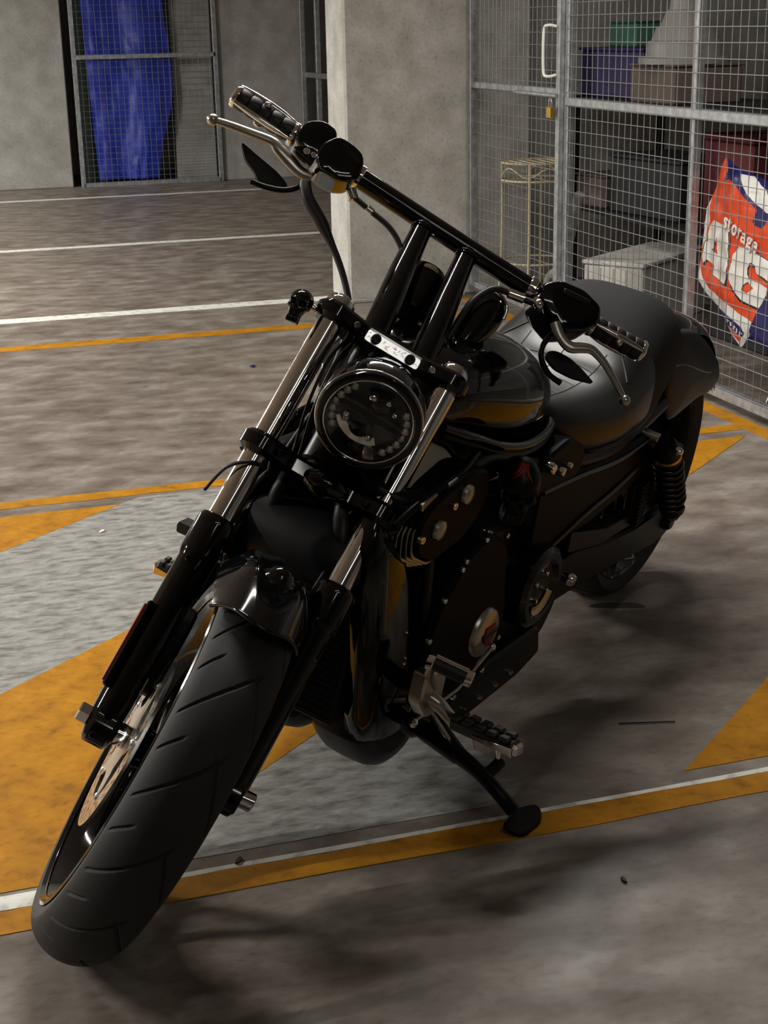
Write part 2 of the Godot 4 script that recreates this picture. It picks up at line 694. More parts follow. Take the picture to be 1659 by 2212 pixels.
	M.galv = textured(sm(Color(0.80, 0.81, 0.82), 0.42, 0.75), gv, Vector3(2.5, 2.5, 2.5))
	M.wire = sm(Color(0.56, 0.57, 0.58), 0.45, 0.6)
	M.tarp = sm(Color(0.15, 0.22, 0.66), 0.42)
	M.dark_green = sm(Color(0.10, 0.16, 0.14), 0.6)
	M.cream = sm(Color(0.80, 0.74, 0.60), 0.45)
	M.box_white = textured(sm(Color(0.86, 0.85, 0.83), 0.6), mott, Vector3(1.0, 1.0, 1.0))
	M.yellow_label = sm(Color(0.85, 0.75, 0.08), 0.6)
	M.purple = sm(Color(0.16, 0.12, 0.30), 0.6)
	M.green_box = sm(Color(0.17, 0.34, 0.28), 0.6)
	M.grey_plastic = sm(Color(0.52, 0.51, 0.49), 0.5)
	M.cardboard = sm(Color(0.36, 0.31, 0.28), 0.8)
	M.dark_goods = sm(Color(0.075, 0.08, 0.09), 0.6)
	M.oil = sm(Color(0.27, 0.265, 0.25), 0.3)
	M.red_goods = sm(Color(0.30, 0.05, 0.07), 0.7)
	M.navy = sm(Color(0.10, 0.10, 0.34), 0.3)
	M.leaf = sm(Color(0.55, 0.45, 0.2), 0.7)

# ------------------------------------------------------------------ the car park
func block(called: String, lo: Vector3, hi: Vector3, mat: Material, parent: Node = null, bev := 0.008) -> MeshInstance3D:
	var m := MB.new()
	var c := (lo + hi) * 0.5
	m.box(Vector3.ZERO, hi - lo, bev)
	return put(called, m, mat, parent, Transform3D(Basis(), c))

func room() -> void:
	struct(block("floor", Vector3(-9, -0.2, -15.6), Vector3(5.2, 0, 7), M.floor, null, 0.0001), "brown-grey trowelled concrete floor with a faint sheen")
	struct(block("ceiling", Vector3(-9, 2.62, -15.6), Vector3(5.2, 2.85, 7), M.ceiling), "grey concrete ceiling of the car park")
	struct(block("wall_back", Vector3(-9, 0, -14.3), Vector3(1.46, 2.62, -14.02), M.concrete), "pale concrete wall left of the blue tarpaulin cage")
	struct(block("wall_recess", Vector3(1.46, 0, -15.5), Vector3(5.2, 2.62, -15.2), M.concrete), "concrete wall at the back of the far cages")
	struct(block("wall_side", Vector3(1.34, 0, -15.2), Vector3(1.46, 2.62, -14.3), M.concrete))
	struct(block("wall_left", Vector3(-9.2, 0, -15.6), Vector3(-9, 2.62, 7), M.concrete))
	struct(block("wall_front", Vector3(-9.2, 0, 7), Vector3(5.2, 2.62, 7.2), M.concrete))
	struct(block("wall_right", Vector3(4.6, 0, -15.6), Vector3(4.8, 2.62, 7), M.concrete), "concrete wall at the back of the storage cage")
	struct(block("wall_pillar", Vector3(2.1, 0, -7.6), Vector3(3.09, 2.62, -7.28), M.pale_concrete, null, 0.012), "broad concrete pillar between the bay and the storage cage")
	struct(block("wall_cage", Vector3(3.09, 0, -7.62), Vector3(4.6, 2.62, -7.5), M.concrete))
	# small concrete kerb strip at the foot of the pillar
	struct(block("baseboard_pillar", Vector3(2.085, 0, -7.29), Vector3(2.72, 0.018, -7.255), M.concrete, null, 0.004))

func strip(called: String, pts: Array, y: float, mat: Material, parent: Node) -> MeshInstance3D:
	# thin coat of paint: an outline in (x, z)
	var m := MB.new()
	var pl := []
	for p in pts:
		pl.append(Vector2(p.x, -p.y))
	m.prism(pl, 0.0, y, 0.0, Transform3D(Basis(Vector3(1, 0, 0), Vector3(0, 0, -1), Vector3(0, 1, 0)), Vector3.ZERO))
	return put(called, m, mat, parent)

# straight band whose edges wander a little, as a hand-rolled line does
func band(x0: float, x1: float, za: float, zb: float, seed_: int, wob := 0.004) -> Array:
	var r := RandomNumberGenerator.new()
	r.seed = seed_
	var a := []
	var b := []
	var m := int((x1 - x0) / 0.16) + 2
	for k in m:
		var x := lerpf(x0, x1, float(k) / (m - 1))
		a.append(Vector2(x, za + r.randf_range(-wob, wob)))
		b.append(Vector2(x, zb + r.randf_range(-wob, wob)))
	b.reverse()
	return a + b

func floor_paint() -> void:
	var fl := get_node("floor")
	# coordinates of the floor node: its centre sits at (-1.9, -0.1, -4.3)
	var root := Transform3D(Basis(), -fl.position)
	var add := func(called: String, pts: Array, y: float, mat: Material) -> void:
		var o := strip(called, pts, y, mat, fl)
		o.transform = root
	add.call("white_line", band(-8.8, 2.09, -7.53, -7.405, 1), 0.0012, M.white_paint)
	add.call("white_line", band(-8.8, 3.2, -10.05, -9.955, 2), 0.0012, M.white_paint)
	add.call("white_line", band(-8.8, 3.2, -13.1, -13.0, 3), 0.0012, M.white_paint)
	add.call("yellow_line", band(-8.8, 2.66, -6.83, -6.72, 4), 0.0012, M.yellow)
	add.call("yellow_line", band(-8.8, 2.67, -4.435, -4.365, 5), 0.0012, M.yellow)
	add.call("yellow_line", band(-8.8, 4.2, -2.18, -2.112, 6), 0.0012, M.yellow)
	add.call("white_line", band(-8.8, 0.25, -2.222, -2.181, 7, 0.003), 0.0011, M.white_paint)
	add.call("white_line", band(0.25, 4.2, -2.195, -2.181, 8, 0.002), 0.0011, M.white_paint)
	# yellow edge along the cage, running to and from the camera
	add.call("yellow_line", [Vector2(2.665, -7.2), Vector2(2.735, -7.2), Vector2(2.735, 3.0), Vector2(2.665, 3.0)], 0.0013, M.yellow)
	# hatching: bands on a slant across the bay
	var z_lo := -4.29
	var z_hi := -2.235
	var sl := 0.85
	var bands := [[-6.6, -5.68], [-4.78, -3.86], [-2.97, -2.06], [-1.15, -0.24], [0.66, 1.57]]
	for b in bands:
		var poly := PackedVector2Array([Vector2(-9, b[0] + 9 * sl), Vector2(6, b[0] - 6 * sl), Vector2(6, b[1] - 6 * sl), Vector2(-9, b[1] + 9 * sl)])
		var clip := PackedVector2Array([Vector2(-8.8, z_lo), Vector2(2.62, z_lo), Vector2(2.62, z_hi), Vector2(-8.8, z_hi)])
		for piece in Geometry2D.intersect_polygons(poly, clip):
			add.call("hatch_band", Array(piece), 0.0012, M.yellow)
	# paler worn concrete between the hatch bands, part of it painted floor glare
	# oily patch behind the rear wheel
	var blob := []
	for k in 18:
		var a := TAU * k / 18.0
		blob.append(Vector2(1.53, -3.04) + Vector2(cos(a) * 0.065 * (1.0 + 0.12 * sin(3.0 * a)), sin(a) * 0.022 * (1.0 + 0.2 * cos(2.0 * a))).rotated(0.35))
	add.call("oil_stain", blob, 0.0008, M.oil)
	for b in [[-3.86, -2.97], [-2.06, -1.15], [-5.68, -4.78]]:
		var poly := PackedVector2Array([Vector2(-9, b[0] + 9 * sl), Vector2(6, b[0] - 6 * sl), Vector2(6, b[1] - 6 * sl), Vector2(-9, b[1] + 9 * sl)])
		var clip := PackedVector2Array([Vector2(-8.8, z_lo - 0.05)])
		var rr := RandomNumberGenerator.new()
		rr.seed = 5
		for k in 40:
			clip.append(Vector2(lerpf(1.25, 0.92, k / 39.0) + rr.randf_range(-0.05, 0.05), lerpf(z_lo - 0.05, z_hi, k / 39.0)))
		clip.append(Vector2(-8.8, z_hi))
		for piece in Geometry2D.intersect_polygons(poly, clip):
			add.call("worn_glare_patch", Array(piece), 0.0007, M.pale_floor)  # pale worn floor with the glare partly painted in

func bar(m: MB, a: Vector3, b: Vector3, w: float, d: float) -> void:
	# square hollow section between two points
	var dir := b - a
	var xf := along(Vector3.ZERO, dir, Vector3(1, 0, 0) if absf(dir.normalized().x) < 0.7 else Vector3(0, 0, 1))
	m.box((a + b) * 0.5, Vector3(d, dir.length(), w), 0.003, xf.basis)

func wire_panel(z0: float, z1: float, y0: float, y1: float, pitch: float, r: float, wob: int) -> MB:
	# welded wire in the plane x = 0
	var m := MB.new()
	var rg := RandomNumberGenerator.new()
	rg.seed = wob
	var nz := int(round((z1 - z0) / pitch))
	var ny := int(round((y1 - y0) / pitch))
	for k in nz + 1:
		var z := lerpf(z0, z1, float(k) / nz)
		var p := []
		for q in 7:
			p.append(Vector3(rg.randf_range(-0.002, 0.002), lerpf(y0, y1, q / 6.0), z + rg.randf_range(-0.002, 0.002)))
		m.tube(p, r, 6, false)
	for k in ny + 1:
		var y := lerpf(y0, y1, float(k) / ny)
		var p := []
		for q in 7:
			p.append(Vector3(-r * 1.6 + rg.randf_range(-0.001, 0.001), y + rg.randf_range(-0.002, 0.002), lerpf(z0, z1, q / 6.0)))
		m.tube(p, r, 6, false)
	return m

func cage_fence() -> void:
	var X := 2.75
	var f := thing("cage_fence", "galvanised welded mesh fence panel in front of the orange bag", "fence", Vector3(X, 0, -6.1))
	# local z = 0 at the gate jamb, growing towards the camera
	var add := func(called: String, a: Vector3, b: Vector3, w: float, d: float, parent: Node) -> void:
		var m := MB.new()
		bar(m, a, b, w, d)
		put(called, m, M.galv, parent)
	for z in [0.0, 1.11, 3.0, 5.0]:
		add.call("post", Vector3(0.02, 0.06, z), Vector3(0.02, 2.56, z), 0.034, 0.034, f)
	for y in [0.045, 1.02, 2.54]:
		add.call("rail", Vector3(0.02, y, 0.0), Vector3(0.02, y, 5.0), 0.045, 0.036, f)
	stuff(put("wire_mesh", wire_panel(0.0, 5.0, 0.07, 2.52, 0.0525, 0.0017, 4), M.wire, f))
	var g := thing("cage_gate", "galvanised mesh cage gate with loop handle and brass padlock beside the concrete pillar", "gate", Vector3(X, 0, -6.1))
	for z in [-0.045, -1.12]:
		add.call("stile", Vector3(0, 0.06, z), Vector3(0, 2.56, z), 0.04, 0.034, g)
	for y in [0.07, 1.06, 2.54]:
		add.call("rail", Vector3(0.0, y, -1.12), Vector3(0.0, y, -0.045), 0.034, 0.03, g)
	stuff(put("wire_mesh", wire_panel(-1.12, -0.045, 0.09, 2.52, 0.0525, 0.0017, 9), M.wire, g))
	var h := MB.new()
	h.tube(curve([Vector3(-0.02, 1.33, -0.06), Vector3(-0.055, 1.335, -0.075), Vector3(-0.062, 1.31, -0.1), Vector3(-0.062, 1.15, -0.1), Vector3(-0.055, 1.125, -0.075), Vector3(-0.02, 1.13, -0.06)], 5), 0.0065, 10)
	put("handle", h, M.white_metal, g)
	var b := MB.new()
	b.tube([Vector3(-0.03, 1.045, -0.5), Vector3(-0.03, 1.045, -0.03)], 0.009, 10)
	put("slide_bolt", b, M.galv, g)
	var p := tag(put("padlock", padlock(), M.brass, null, Transform3D(Basis(), Vector3(X - 0.045, 0.975, -6.16))), "brass padlock hanging at the cage gate's bolt", "padlock")
	var sh := MB.new()
	sh.tube(curve([Vector3(0, 0.022, -0.012), Vector3(0, 0.05, -0.012), Vector3(0, 0.06, 0), Vector3(0, 0.05, 0.012), Vector3(0, 0.022, 0.012)], 5), 0.0035, 8)
	put("shackle", sh, M.chrome, p)

func padlock() -> MB:
	var m := MB.new()
	m.box(Vector3.ZERO, Vector3(0.022, 0.05, 0.04), 0.004)
	return m

func far_cages() -> void:
	# gate with the blue tarpaulin
	var g := thing("far_cage_gate", "distant galvanised cage gate with the blue tarpaulin hung behind it", "gate", Vector3(1.54, 0, -13.94))
	var bars_ := [[Vector3(0, 0, 0), Vector3(0, 2.5, 0)], [Vector3(1.27, 0, 0), Vector3(1.27, 2.5, 0)], [Vector3(0, 0.02, 0), Vector3(1.27, 0.02, 0)], [Vector3(0, 1.13, 0), Vector3(1.27, 1.13, 0)], [Vector3(0, 2.48, 0), Vector3(1.27, 2.48, 0)]]
	for b in bars_:
		var m := MB.new()
		bar(m, b[0], b[1], 0.04, 0.04)
		put("frame_bar", m, M.galv, g)
	stuff(put("wire_mesh", wire_panel(0.0, 1.27, 0.03, 2.47, 0.0525, 0.0017, 14), M.wire, g, Transform3D(Basis(Vector3.UP, PI / 2), Vector3(0, 0, -0.01))))
	# tarpaulin: a hanging sheet with folds
	var rows := []
	var fn := FastNoiseLite.new()
	fn.seed = 8
	fn.frequency = 1.6
	for i in 61:
		var t := i / 60.0
		var y := lerpf(2.35, 0.05, t)
		var xl := lerpf(1.64, 1.70, clampf((1.61 - y) / 1.6, 0, 1))
		var xr := 2.375 + 0.05 * smoothstep(1.6, 1.0, y) - 0.17 * smoothstep(0.9, 0.05, y)
		var row := PackedVector3Array()
		for j in 41:
			var s := j / 40.0
			var x := lerpf(xl, xr, s)
			var z := -14.05 + 0.016 * sin(s * 11.0 + 2.0 * fn.get_noise_2d(s * 2.0, t * 2.0)) * (0.3 + 0.7 * t) + 0.05 * fn.get_noise_2d(x * 0.9, y * 0.6) + 0.014 * absf(fn.get_noise_2d(x * 2.2 + y, y * 1.4)) + 0.004 * fn.get_noise_2d(x * 9.0, y * 7.0)
			row.append(Vector3(x, y, z))
		rows.append(row)
	var m := MB.new()
	m.sheet(rows, false, false, Vector3(0, 0, 1))
	tag(put("tarpaulin", m, M.tarp), "crumpled blue tarpaulin hanging behind the far cage gate", "tarpaulin")
	var d := MB.new()
	d.box(Vector3(0, 1.2, 0), Vector3(0.26, 2.4, 0.02), 0.004)
	tag(put("shade_cloth", d, M.dark_green, null, Transform3D(Basis(), Vector3(1.67, 0.02, -14.16))), "dark green shade cloth strip left of the blue tarpaulin", "cloth")
	# board wall between the gate and the pillar
	struct(block("wall_partition", Vector3(2.83, 0, -14.05), Vector3(3.62, 2.62, -13.97), M.concrete), "dim concrete wall between the far gate and the pillar")
	struct(block("wall_behind", Vector3(2.45, 0, -14.26), Vector3(2.83, 2.62, -14.2), M.concrete))
	var f := thing("side_cage_fence", "dim cage fence frame seen just left of the concrete pillar", "fence", Vector3(3.62, 0, -13.9))
	for b in [[Vector3(0, 0, 0), Vector3(0, 2.5, 0)], [Vector3(0.09, 0, 0.2), Vector3(0.09, 2.5, 0.2)], [Vector3(0, 0.03, 0), Vector3(0, 0.03, 4.0)], [Vector3(0.03, 0.93, 0), Vector3(0.03, 0.93, 4.0)], [Vector3(0, 2.45, 0), Vector3(0, 2.45, 4.0)], [Vector3(0, 0, 1.9), Vector3(0, 2.5, 1.9)], [Vector3(0, 0, 4.0), Vector3(0, 2.5, 4.0)]]:
		var q := MB.new()
		bar(q, b[0], b[1], 0.045, 0.045)
		put("frame_bar", q, M.galv, f)


# ------------------------------------------------------------------ things stored in the cage
func crate(called: String, label: String, cat: String, at: Vector3, size: Vector3, turn: float, mat: Material, lid := true) -> Node3D:
	var t := thing(called, label, cat, at, turn)
	var m := MB.new()
	m.box(Vector3(0, size.y * 0.47, 0), Vector3(size.x, size.y * 0.94, size.z), 0.008)
	put("body", m, mat, t)
	if lid:
		var l := MB.new()
		l.box(Vector3(0, size.y * 0.97, 0), Vector3(size.x + 0.015, size.y * 0.06, size.z + 0.015), 0.004)
		put("lid", l, mat, t)
	return t

func cage_goods() -> void:
	# wire plant stand
	var t := thing("plant_stand", "cream wire plant stand behind the cage gate", "plant stand", Vector3(3.0, 0, -7.0))
	for y in [0.69, 0.605, 0.2]:
		var m := MB.new()
		var ring := []
		for k in 40:
			ring.append(Vector3(cos(TAU * k / 40) * 0.17, y, sin(TAU * k / 40) * 0.17))
		m.tube(ring, 0.0055, 8, false, true)
		put("ring", m, M.cream, t)
	var wv := MB.new()
	var wp := []
	for k in 96:
		var a := TAU * k / 96
		wp.append(Vector3(cos(a) * 0.17, 0.645 + 0.022 * sin(a * 5.0), sin(a) * 0.17))
	wv.tube(wp, 0.0035, 6, false, true)
	put("wavy_wire", wv, M.cream, t)
	for k in 4:
		var a := PI * 0.5 * k + 2.15
		var m := MB.new()
		m.tube(curve([Vector3(cos(a) * 0.17, 0.69, sin(a) * 0.17), Vector3(cos(a) * 0.17, 0.3, sin(a) * 0.17), Vector3(cos(a) * 0.185, 0.006, sin(a) * 0.185)], 5), 0.006, 8)
		put("leg", m, M.cream, t)
	for k in 7:
		var m := MB.new()
		var x := -0.144 + 0.048 * k
		var zz := sqrt(0.0289 - x * x)
		m.tube([Vector3(x, 0.69, -zz), Vector3(x, 0.69, zz)], 0.003, 6)
		put("top_wire", m, M.cream, t)
	# rack with two boards
	var r := thing("storage_rack", "dark steel storage rack inside the cage under the purple box", "rack", Vector3(3.55, 0, -6.1))
	for z in [-1.1, 1.1]:
		for x in [-0.24, 0.24]:
			var m := MB.new()
			m.box(Vector3(x, 0.495, z), Vector3(0.035, 0.99, 0.035), 0.003)
			put("upright", m, M.black_metal, r)
	for y in [0.44, 0.975]:
		var m := MB.new()
		m.box(Vector3(0, y, 0), Vector3(0.52, 0.03, 2.28), 0.004)
		put("shelf_board", m, M.dark_goods, r)
	crate("storage_box", "purple storage box on the rack with a green tub on top", "box", Vector3(3.50, 0.99, -6.86), Vector3(0.36, 0.235, 0.62), 0.05, M.purple)
	crate("storage_tub", "pale green tub standing on the purple storage box", "tub", Vector3(3.48, 1.226, -6.8), Vector3(0.24, 0.12, 0.35), -0.1, M.green_box)
	crate("storage_box", "grey-brown box on the rack under the conical grey lamp", "box", Vector3(3.42, 0.99, -6.28), Vector3(0.34, 0.17, 0.42), 0.0, M.cardboard)
	# grey stepped lamp stand
	var l := thing("lamp_stand", "grey stepped cone lamp standing on a box inside the cage", "lamp", Vector3(3.40, 1.16, -6.26))
	var pr := [[0.0, 0.205, 0.205, 0.03], [0.03, 0.175, 0.165, 0.07], [0.1, 0.15, 0.13, 0.06], [0.16, 0.115, 0.085, 0.07], [0.23, 0.075, 0.07, 0.05]]
	for q in pr:
		var m := MB.new()
		m.lathe([Vector2(0.001, q[0]), Vector2(q[1], q[0]), Vector2(q[2], q[0] + q[3] - 0.004), Vector2(q[2] - 0.006, q[0] + q[3]), Vector2(0.001, q[0] + q[3])], Transform3D(), 28)
		put("step", m, M.grey_plastic, l)
	var hd := MB.new()
	hd.ball(Vector3(0, 0.39, 0), Vector3(0.15, 0.13, 0.15), 20)
	put("globe", hd, M.grey_plastic, l)
	# lower goods
	crate("suitcase", "black suitcase on the lower board of the rack", "suitcase", Vector3(3.5, 0.456, -6.5), Vector3(0.34, 0.28, 0.6), 0.1, M.dark_goods)
	crate("cardboard_box", "small brown cardboard box behind the white crate", "box", Vector3(3.42, 0.456, -7.0), Vector3(0.26, 0.16, 0.26), 0.15, M.cardboard)
	crate("storage_box", "dark red box on the lower board of the rack", "box", Vector3(3.5, 0.456, -5.75), Vector3(0.3, 0.42, 0.4), 0.0, M.red_goods)
	crate("storage_box", "dark box standing on the floor under the rack", "box", Vector3(3.55, 0.0, -5.6), Vector3(0.4, 0.36, 0.5), 0.0, M.dark_goods)
	crate("storage_box", "tall black crate near the orange bag at the back of the cage", "box", Vector3(3.65, 0.0, -4.45), Vector3(0.5, 0.95, 0.8), 0.0, M.dark_goods)
	crate("storage_box", "dark red crate above the orange bag", "box", Vector3(3.62, 0.952, -4.62), Vector3(0.3, 0.22, 0.26), 0.0, M.red_goods)
	# white appliance carton with a yellow sticker
	var c := crate("white_crate", "white carton with a yellow sticker inside the cage", "carton", Vector3(3.27, 0, -6.30), Vector3(0.66, 0.315, 0.30), 0.62, M.box_white)
	var y := MB.new()
	y.box(Vector3.ZERO, Vector3(0.003, 0.075, 0.05), 0.0005)
	put("sticker", y, M.yellow_label, c, Transform3D(Basis(), Vector3(-0.333, 0.165, 0.02)))
	for k in 5:
		var m := MB.new()
		m.box(Vector3.ZERO, Vector3(0.004, 0.27, 0.006), 0.001)
		put("rib", m, M.box_white, c, Transform3D(Basis(), Vector3(-0.332, 0.15, -0.13 + 0.065 * k)))
	# pale hose drooping from the gate
	var hs := MB.new()
	hs.tube(curve([Vector3(2.84, 0.62, -6.13), Vector3(2.845, 0.5, -6.2), Vector3(2.85, 0.36, -6.28), Vector3(2.86, 0.26, -6.36), Vector3(2.87, 0.2, -6.5), Vector3(2.88, 0.12, -6.55), Vector3(2.9, 0.025, -6.5)], 6), 0.024, 12)
	tag(put("hose", hs, M.grey_plastic), "pale grey hose drooping behind the cage gate post", "hose")
	# rounded white item at the foot of the fence
	var w := MB.new()
	w.ball(Vector3(0, 0.045, 0), Vector3(0.04, 0.045, 0.06), 18)
	var wo := put("white_bundle", w, M.label_white, null, Transform3D(Basis(), Vector3(2.86, 0.0, -4.47)))
	tag(wo, "small white bundle with a black strap on the cage floor", "bundle")
	var ws := MB.new()
	var rr := []
	for k in 24:
		rr.append(Vector3(cos(TAU * k / 24) * 0.041, 0.045 + sin(TAU * k / 24) * 0.046, 0.006 + 0.016 * cos(TAU * k / 24)))
	ws.tube(rr, 0.004, 6, false, true)
	put("strap", ws, M.dark_goods, wo)
	bag()

const BAG_OUT := [[340, 65], [420, 150], [510, 190], [700, 235], [929, 330], [1100, 520], [1150, 900], [1120, 1400], [1080, 1800], [960, 2040], [800, 2060], [690, 2000], [575, 2160], [480, 2060], [430, 1950], [330, 1800], [200, 1690], [110, 1560], [120, 1400], [135, 1200], [150, 950], [165, 700], [215, 560], [260, 420], [290, 200]]

func bag_pos(p: Vector2) -> Vector2:
	# picture frame of the bag -> (z, y) on its upright plane
	return Vector2(-5.235 + p.x * 0.000735, 0.895 - p.y * 0.000325 - p.x * 0.00002)

func bag() -> void:
	var W := 320
	var H := 560
	var im := Image.create(W, H, true, Image.FORMAT_RGBA8)
	var navy := Color(0.10, 0.09, 0.36)
	var orange := Color(0.86, 0.27, 0.07)
	var white := Color(0.88, 0.88, 0.86)
	var ink := Color(0.07, 0.05, 0.12)
	var layers := [
		[white, [[100, 560], [240, 500], [900, 1100], [880, 1350], [790, 1610], [740, 1760], [690, 1940], [575, 2170], [400, 1990], [80, 1640], [120, 1300]]],
		[orange, [[330, 40], [405, 220], [380, 340], [430, 300], [520, 390], [640, 490], [720, 560], [690, 690], [710, 730], [780, 740], [830, 620], [930, 640], [1000, 800], [929, 1200], [880, 1340], [770, 1660], [740, 1790], [560, 1740], [300, 1600], [190, 1480], [130, 1390], [125, 1210], [190, 1060], [250, 790], [215, 560], [250, 380], [280, 200]]],
		[white, [[500, 225], [620, 225], [760, 330], [860, 470], [940, 600], [820, 560], [700, 500], [590, 390]]],
		[ink, [[310, 800], [400, 810], [490, 880], [490, 1500], [430, 1480], [330, 1420], [340, 1310], [265, 1275], [215, 1355], [165, 1290], [165, 1100], [215, 1060], [250, 900]]],
		[white, [[300, 795], [400, 810], [470, 870], [470, 1200], [485, 1250], [450, 1480], [315, 1410], [325, 1310], [240, 1270], [205, 1330], [165, 1260], [180, 1090], [225, 1060], [240, 900]]],
		[orange, [[370, 970], [345, 1080], [310, 1150], [360, 1170]]],
		[ink, [[365, 965], [335, 1040], [330, 1100], [300, 1140], [330, 1150], [350, 1060]]],
		[ink, [[590, 1010], [720, 1000], [850, 1070], [910, 1180], [910, 1310], [745, 1260], [745, 1180], [710, 1160], [700, 1330], [720, 1480], [820, 1500], [790, 1640], [620, 1610], [520, 1520], [505, 1330], [520, 1150]]],
		[white, [[580, 1005], [700, 1005], [840, 1070], [905, 1180], [890, 1300], [750, 1240], [740, 1150], [690, 1140], [665, 1250], [690, 1320], [865, 1355], [830, 1500], [785, 1610], [640, 1590], [540, 1520], [500, 1400], [510, 1280], [525, 1120]]],
		[ink, [[700, 1135], [740, 1160], [745, 1240], [870, 1290], [870, 1320], [720, 1270], [670, 1290], [660, 1220]]],
		[orange, [[700, 1155], [740, 1190], [760, 1260], [880, 1320], [865, 1355], [690, 1310], [675, 1230]]],
		[ink, [[690, 1350], [640, 1410], [625, 1470], [650, 1480], [690, 1390]]],
		[orange, [[690, 1370], [735, 1410], [680, 1490], [635, 1470], [660, 1400]]],
		[navy, [[215, 1690], [330, 1770], [620, 1900], [640, 1960], [610, 2030], [420, 1940]]],
		[orange, [[465, 1965], [600, 2030], [580, 2100], [490, 2030]]],
	]
	# white strokes of the half-hidden line of print along the bottom
	for k in 8:
		var x := 345.0 + 36.0 * k
		var y := 1815.0 + 20.0 * k
		layers.append([white, [[x, y], [x + 14, y + 4], [x + 2, y + 46 + 3 * k], [x - 14, y + 40 + 3 * k]]])
		if k % 2 == 1:
			layers.append([white, [[x + 8, y + 4], [x + 30, y + 16], [x + 24, y + 30], [x + 4, y + 16]]])
	var S := Vector2(1160.0 / W, 2212.0 / H)
	im.fill(navy)
	for l in layers:
		var pl := PackedVector2Array()
		var lo := Vector2(1e9, 1e9)
		var hi := Vector2(-1e9, -1e9)
		for p in l[1]:
			var q := Vector2(p[0], p[1]) / S
			pl.append(q)
			lo = lo.min(q)
			hi = hi.max(q)
		for yy in range(maxi(0, int(lo.y)), mini(H, int(hi.y) + 2)):
			for xx in range(maxi(0, int(lo.x)), mini(W, int(hi.x) + 2)):
				if Geometry2D.is_point_in_polygon(Vector2(xx + 0.5, yy + 0.5), pl):
					im.set_pixel(xx, yy, l[0])
	im.generate_mipmaps()
	var mt := sm(Color(1, 1, 1), 0.28)
	mt.albedo_texture = ImageTexture.create_from_image(im)
	# puffed sack: outline plus inside points
	var out := PackedVector2Array()
	for p in BAG_OUT:
		out.append(Vector2(p[0], p[1]))
	var pts := PackedVector2Array()
	for k in out.size():
		var a := out[k]
		var b := out[(k + 1) % out.size()]
		var m := maxi(1, int(a.distance_to(b) / 45.0))
		for q in m:
			pts.append(a.lerp(b, float(q) / m))
	var rim := pts.size()
	var yv := 80.0
	while yv < 2160.0:
		var xv := 100.0
		while xv < 1160.0:
			var p := Vector2(xv + (yv / 30.0 - floor(yv / 30.0)) * 12.0, yv)
			if Geometry2D.is_point_in_polygon(p, out):
				var dmin := 1e9
				for q in rim:
					dmin = minf(dmin, p.distance_squared_to(pts[q]))
				if dmin > 22.0 * 22.0:
					pts.append(p)
			xv += 32.0
		yv += 44.0
	var tr := Geometry2D.triangulate_delaunay(pts)
	var fn := FastNoiseLite.new()
	fn.seed = 3
	fn.frequency = 0.0045
	fn.fractal_octaves = 3
	var mb := MB.new()
	var depth := PackedFloat32Array()
	for k in pts.size():
		var dmin := 1e9
		for q in rim:
			dmin = minf(dmin, pts[k].distance_to(pts[q]))
		depth.append(0.0 if k < rim else 0.034 * (1.0 - exp(-dmin / 110.0)) + 0.011 * fn.get_noise_2d(pts[k].x, pts[k].y * 0.7) * minf(1.0, dmin / 60.0))
	for side in 2:
		var base := mb.v.size()
		var nn := PackedVector3Array()
		nn.resize(pts.size())
		var vv := PackedVector3Array()
		for k in pts.size():
			var q := bag_pos(pts[k])
			vv.append(Vector3(-depth[k] if side == 0 else depth[k] * 1.3, q.y, q.x))
		for t in range(0, tr.size(), 3):
			var cen := (pts[tr[t]] + pts[tr[t + 1]] + pts[tr[t + 2]]) / 3.0
			if not Geometry2D.is_point_in_polygon(cen, out):
				continue
			var a := tr[t]
			var b := tr[t + 1]
			var c := tr[t + 2]
			var f := (vv[b] - vv[a]).cross(vv[c] - vv[a])
			if (f.x > 0.0) == (side == 0):
				var s := b
				b = c
				c = s
				f = -f
			nn[a] += f; nn[b] += f; nn[c] += f
			mb._face(base + a, base + b, base + c)
		for k in pts.size():
			mb.v.append(vv[k])
			mb.n.append(nn[k].normalized() if nn[k].length() > 1e-12 else Vector3.LEFT)
			mb.uv.append(Vector2(pts[k].x / 1160.0, pts[k].y / 2212.0))
	var o := put("storage_bag", mb, mt, null, Transform3D(Basis(), Vector3(2.90, 0, 0)))
	tag(o, "crumpled orange, white and navy storage bag leaning inside the mesh", "bag")
	# printed word on the orange field
	var tm := TextMesh.new()
	tm.text = "storage"
	var ft := SystemFont.new()
	ft.font_names = PackedStringArray(["Droid Sans"])
	ft.font_weight = 700
	tm.font = ft
	tm.font_size = 32
	tm.pixel_size = 0.0022
	tm.depth = 0.003
	var z0 := bag_pos(Vector2(600, 850))
	var bx := Vector3(0, -0.30, 1.0).normalized()
	var by := Vector3(0, 1.0, 0.12)
	by = (by - bx * by.dot(bx)).normalized()
	put("lettering", tm, M.label_white, o, Transform3D(Basis(bx, by, bx.cross(by)), Vector3(-0.041, z0.y, z0.x)))

# ------------------------------------------------------------------ wheels
const ZAX := Basis(Vector3(1, 0, 0), Vector3(0, 0, 1), Vector3(0, -1, 0))    # turned shapes: their axis to local z

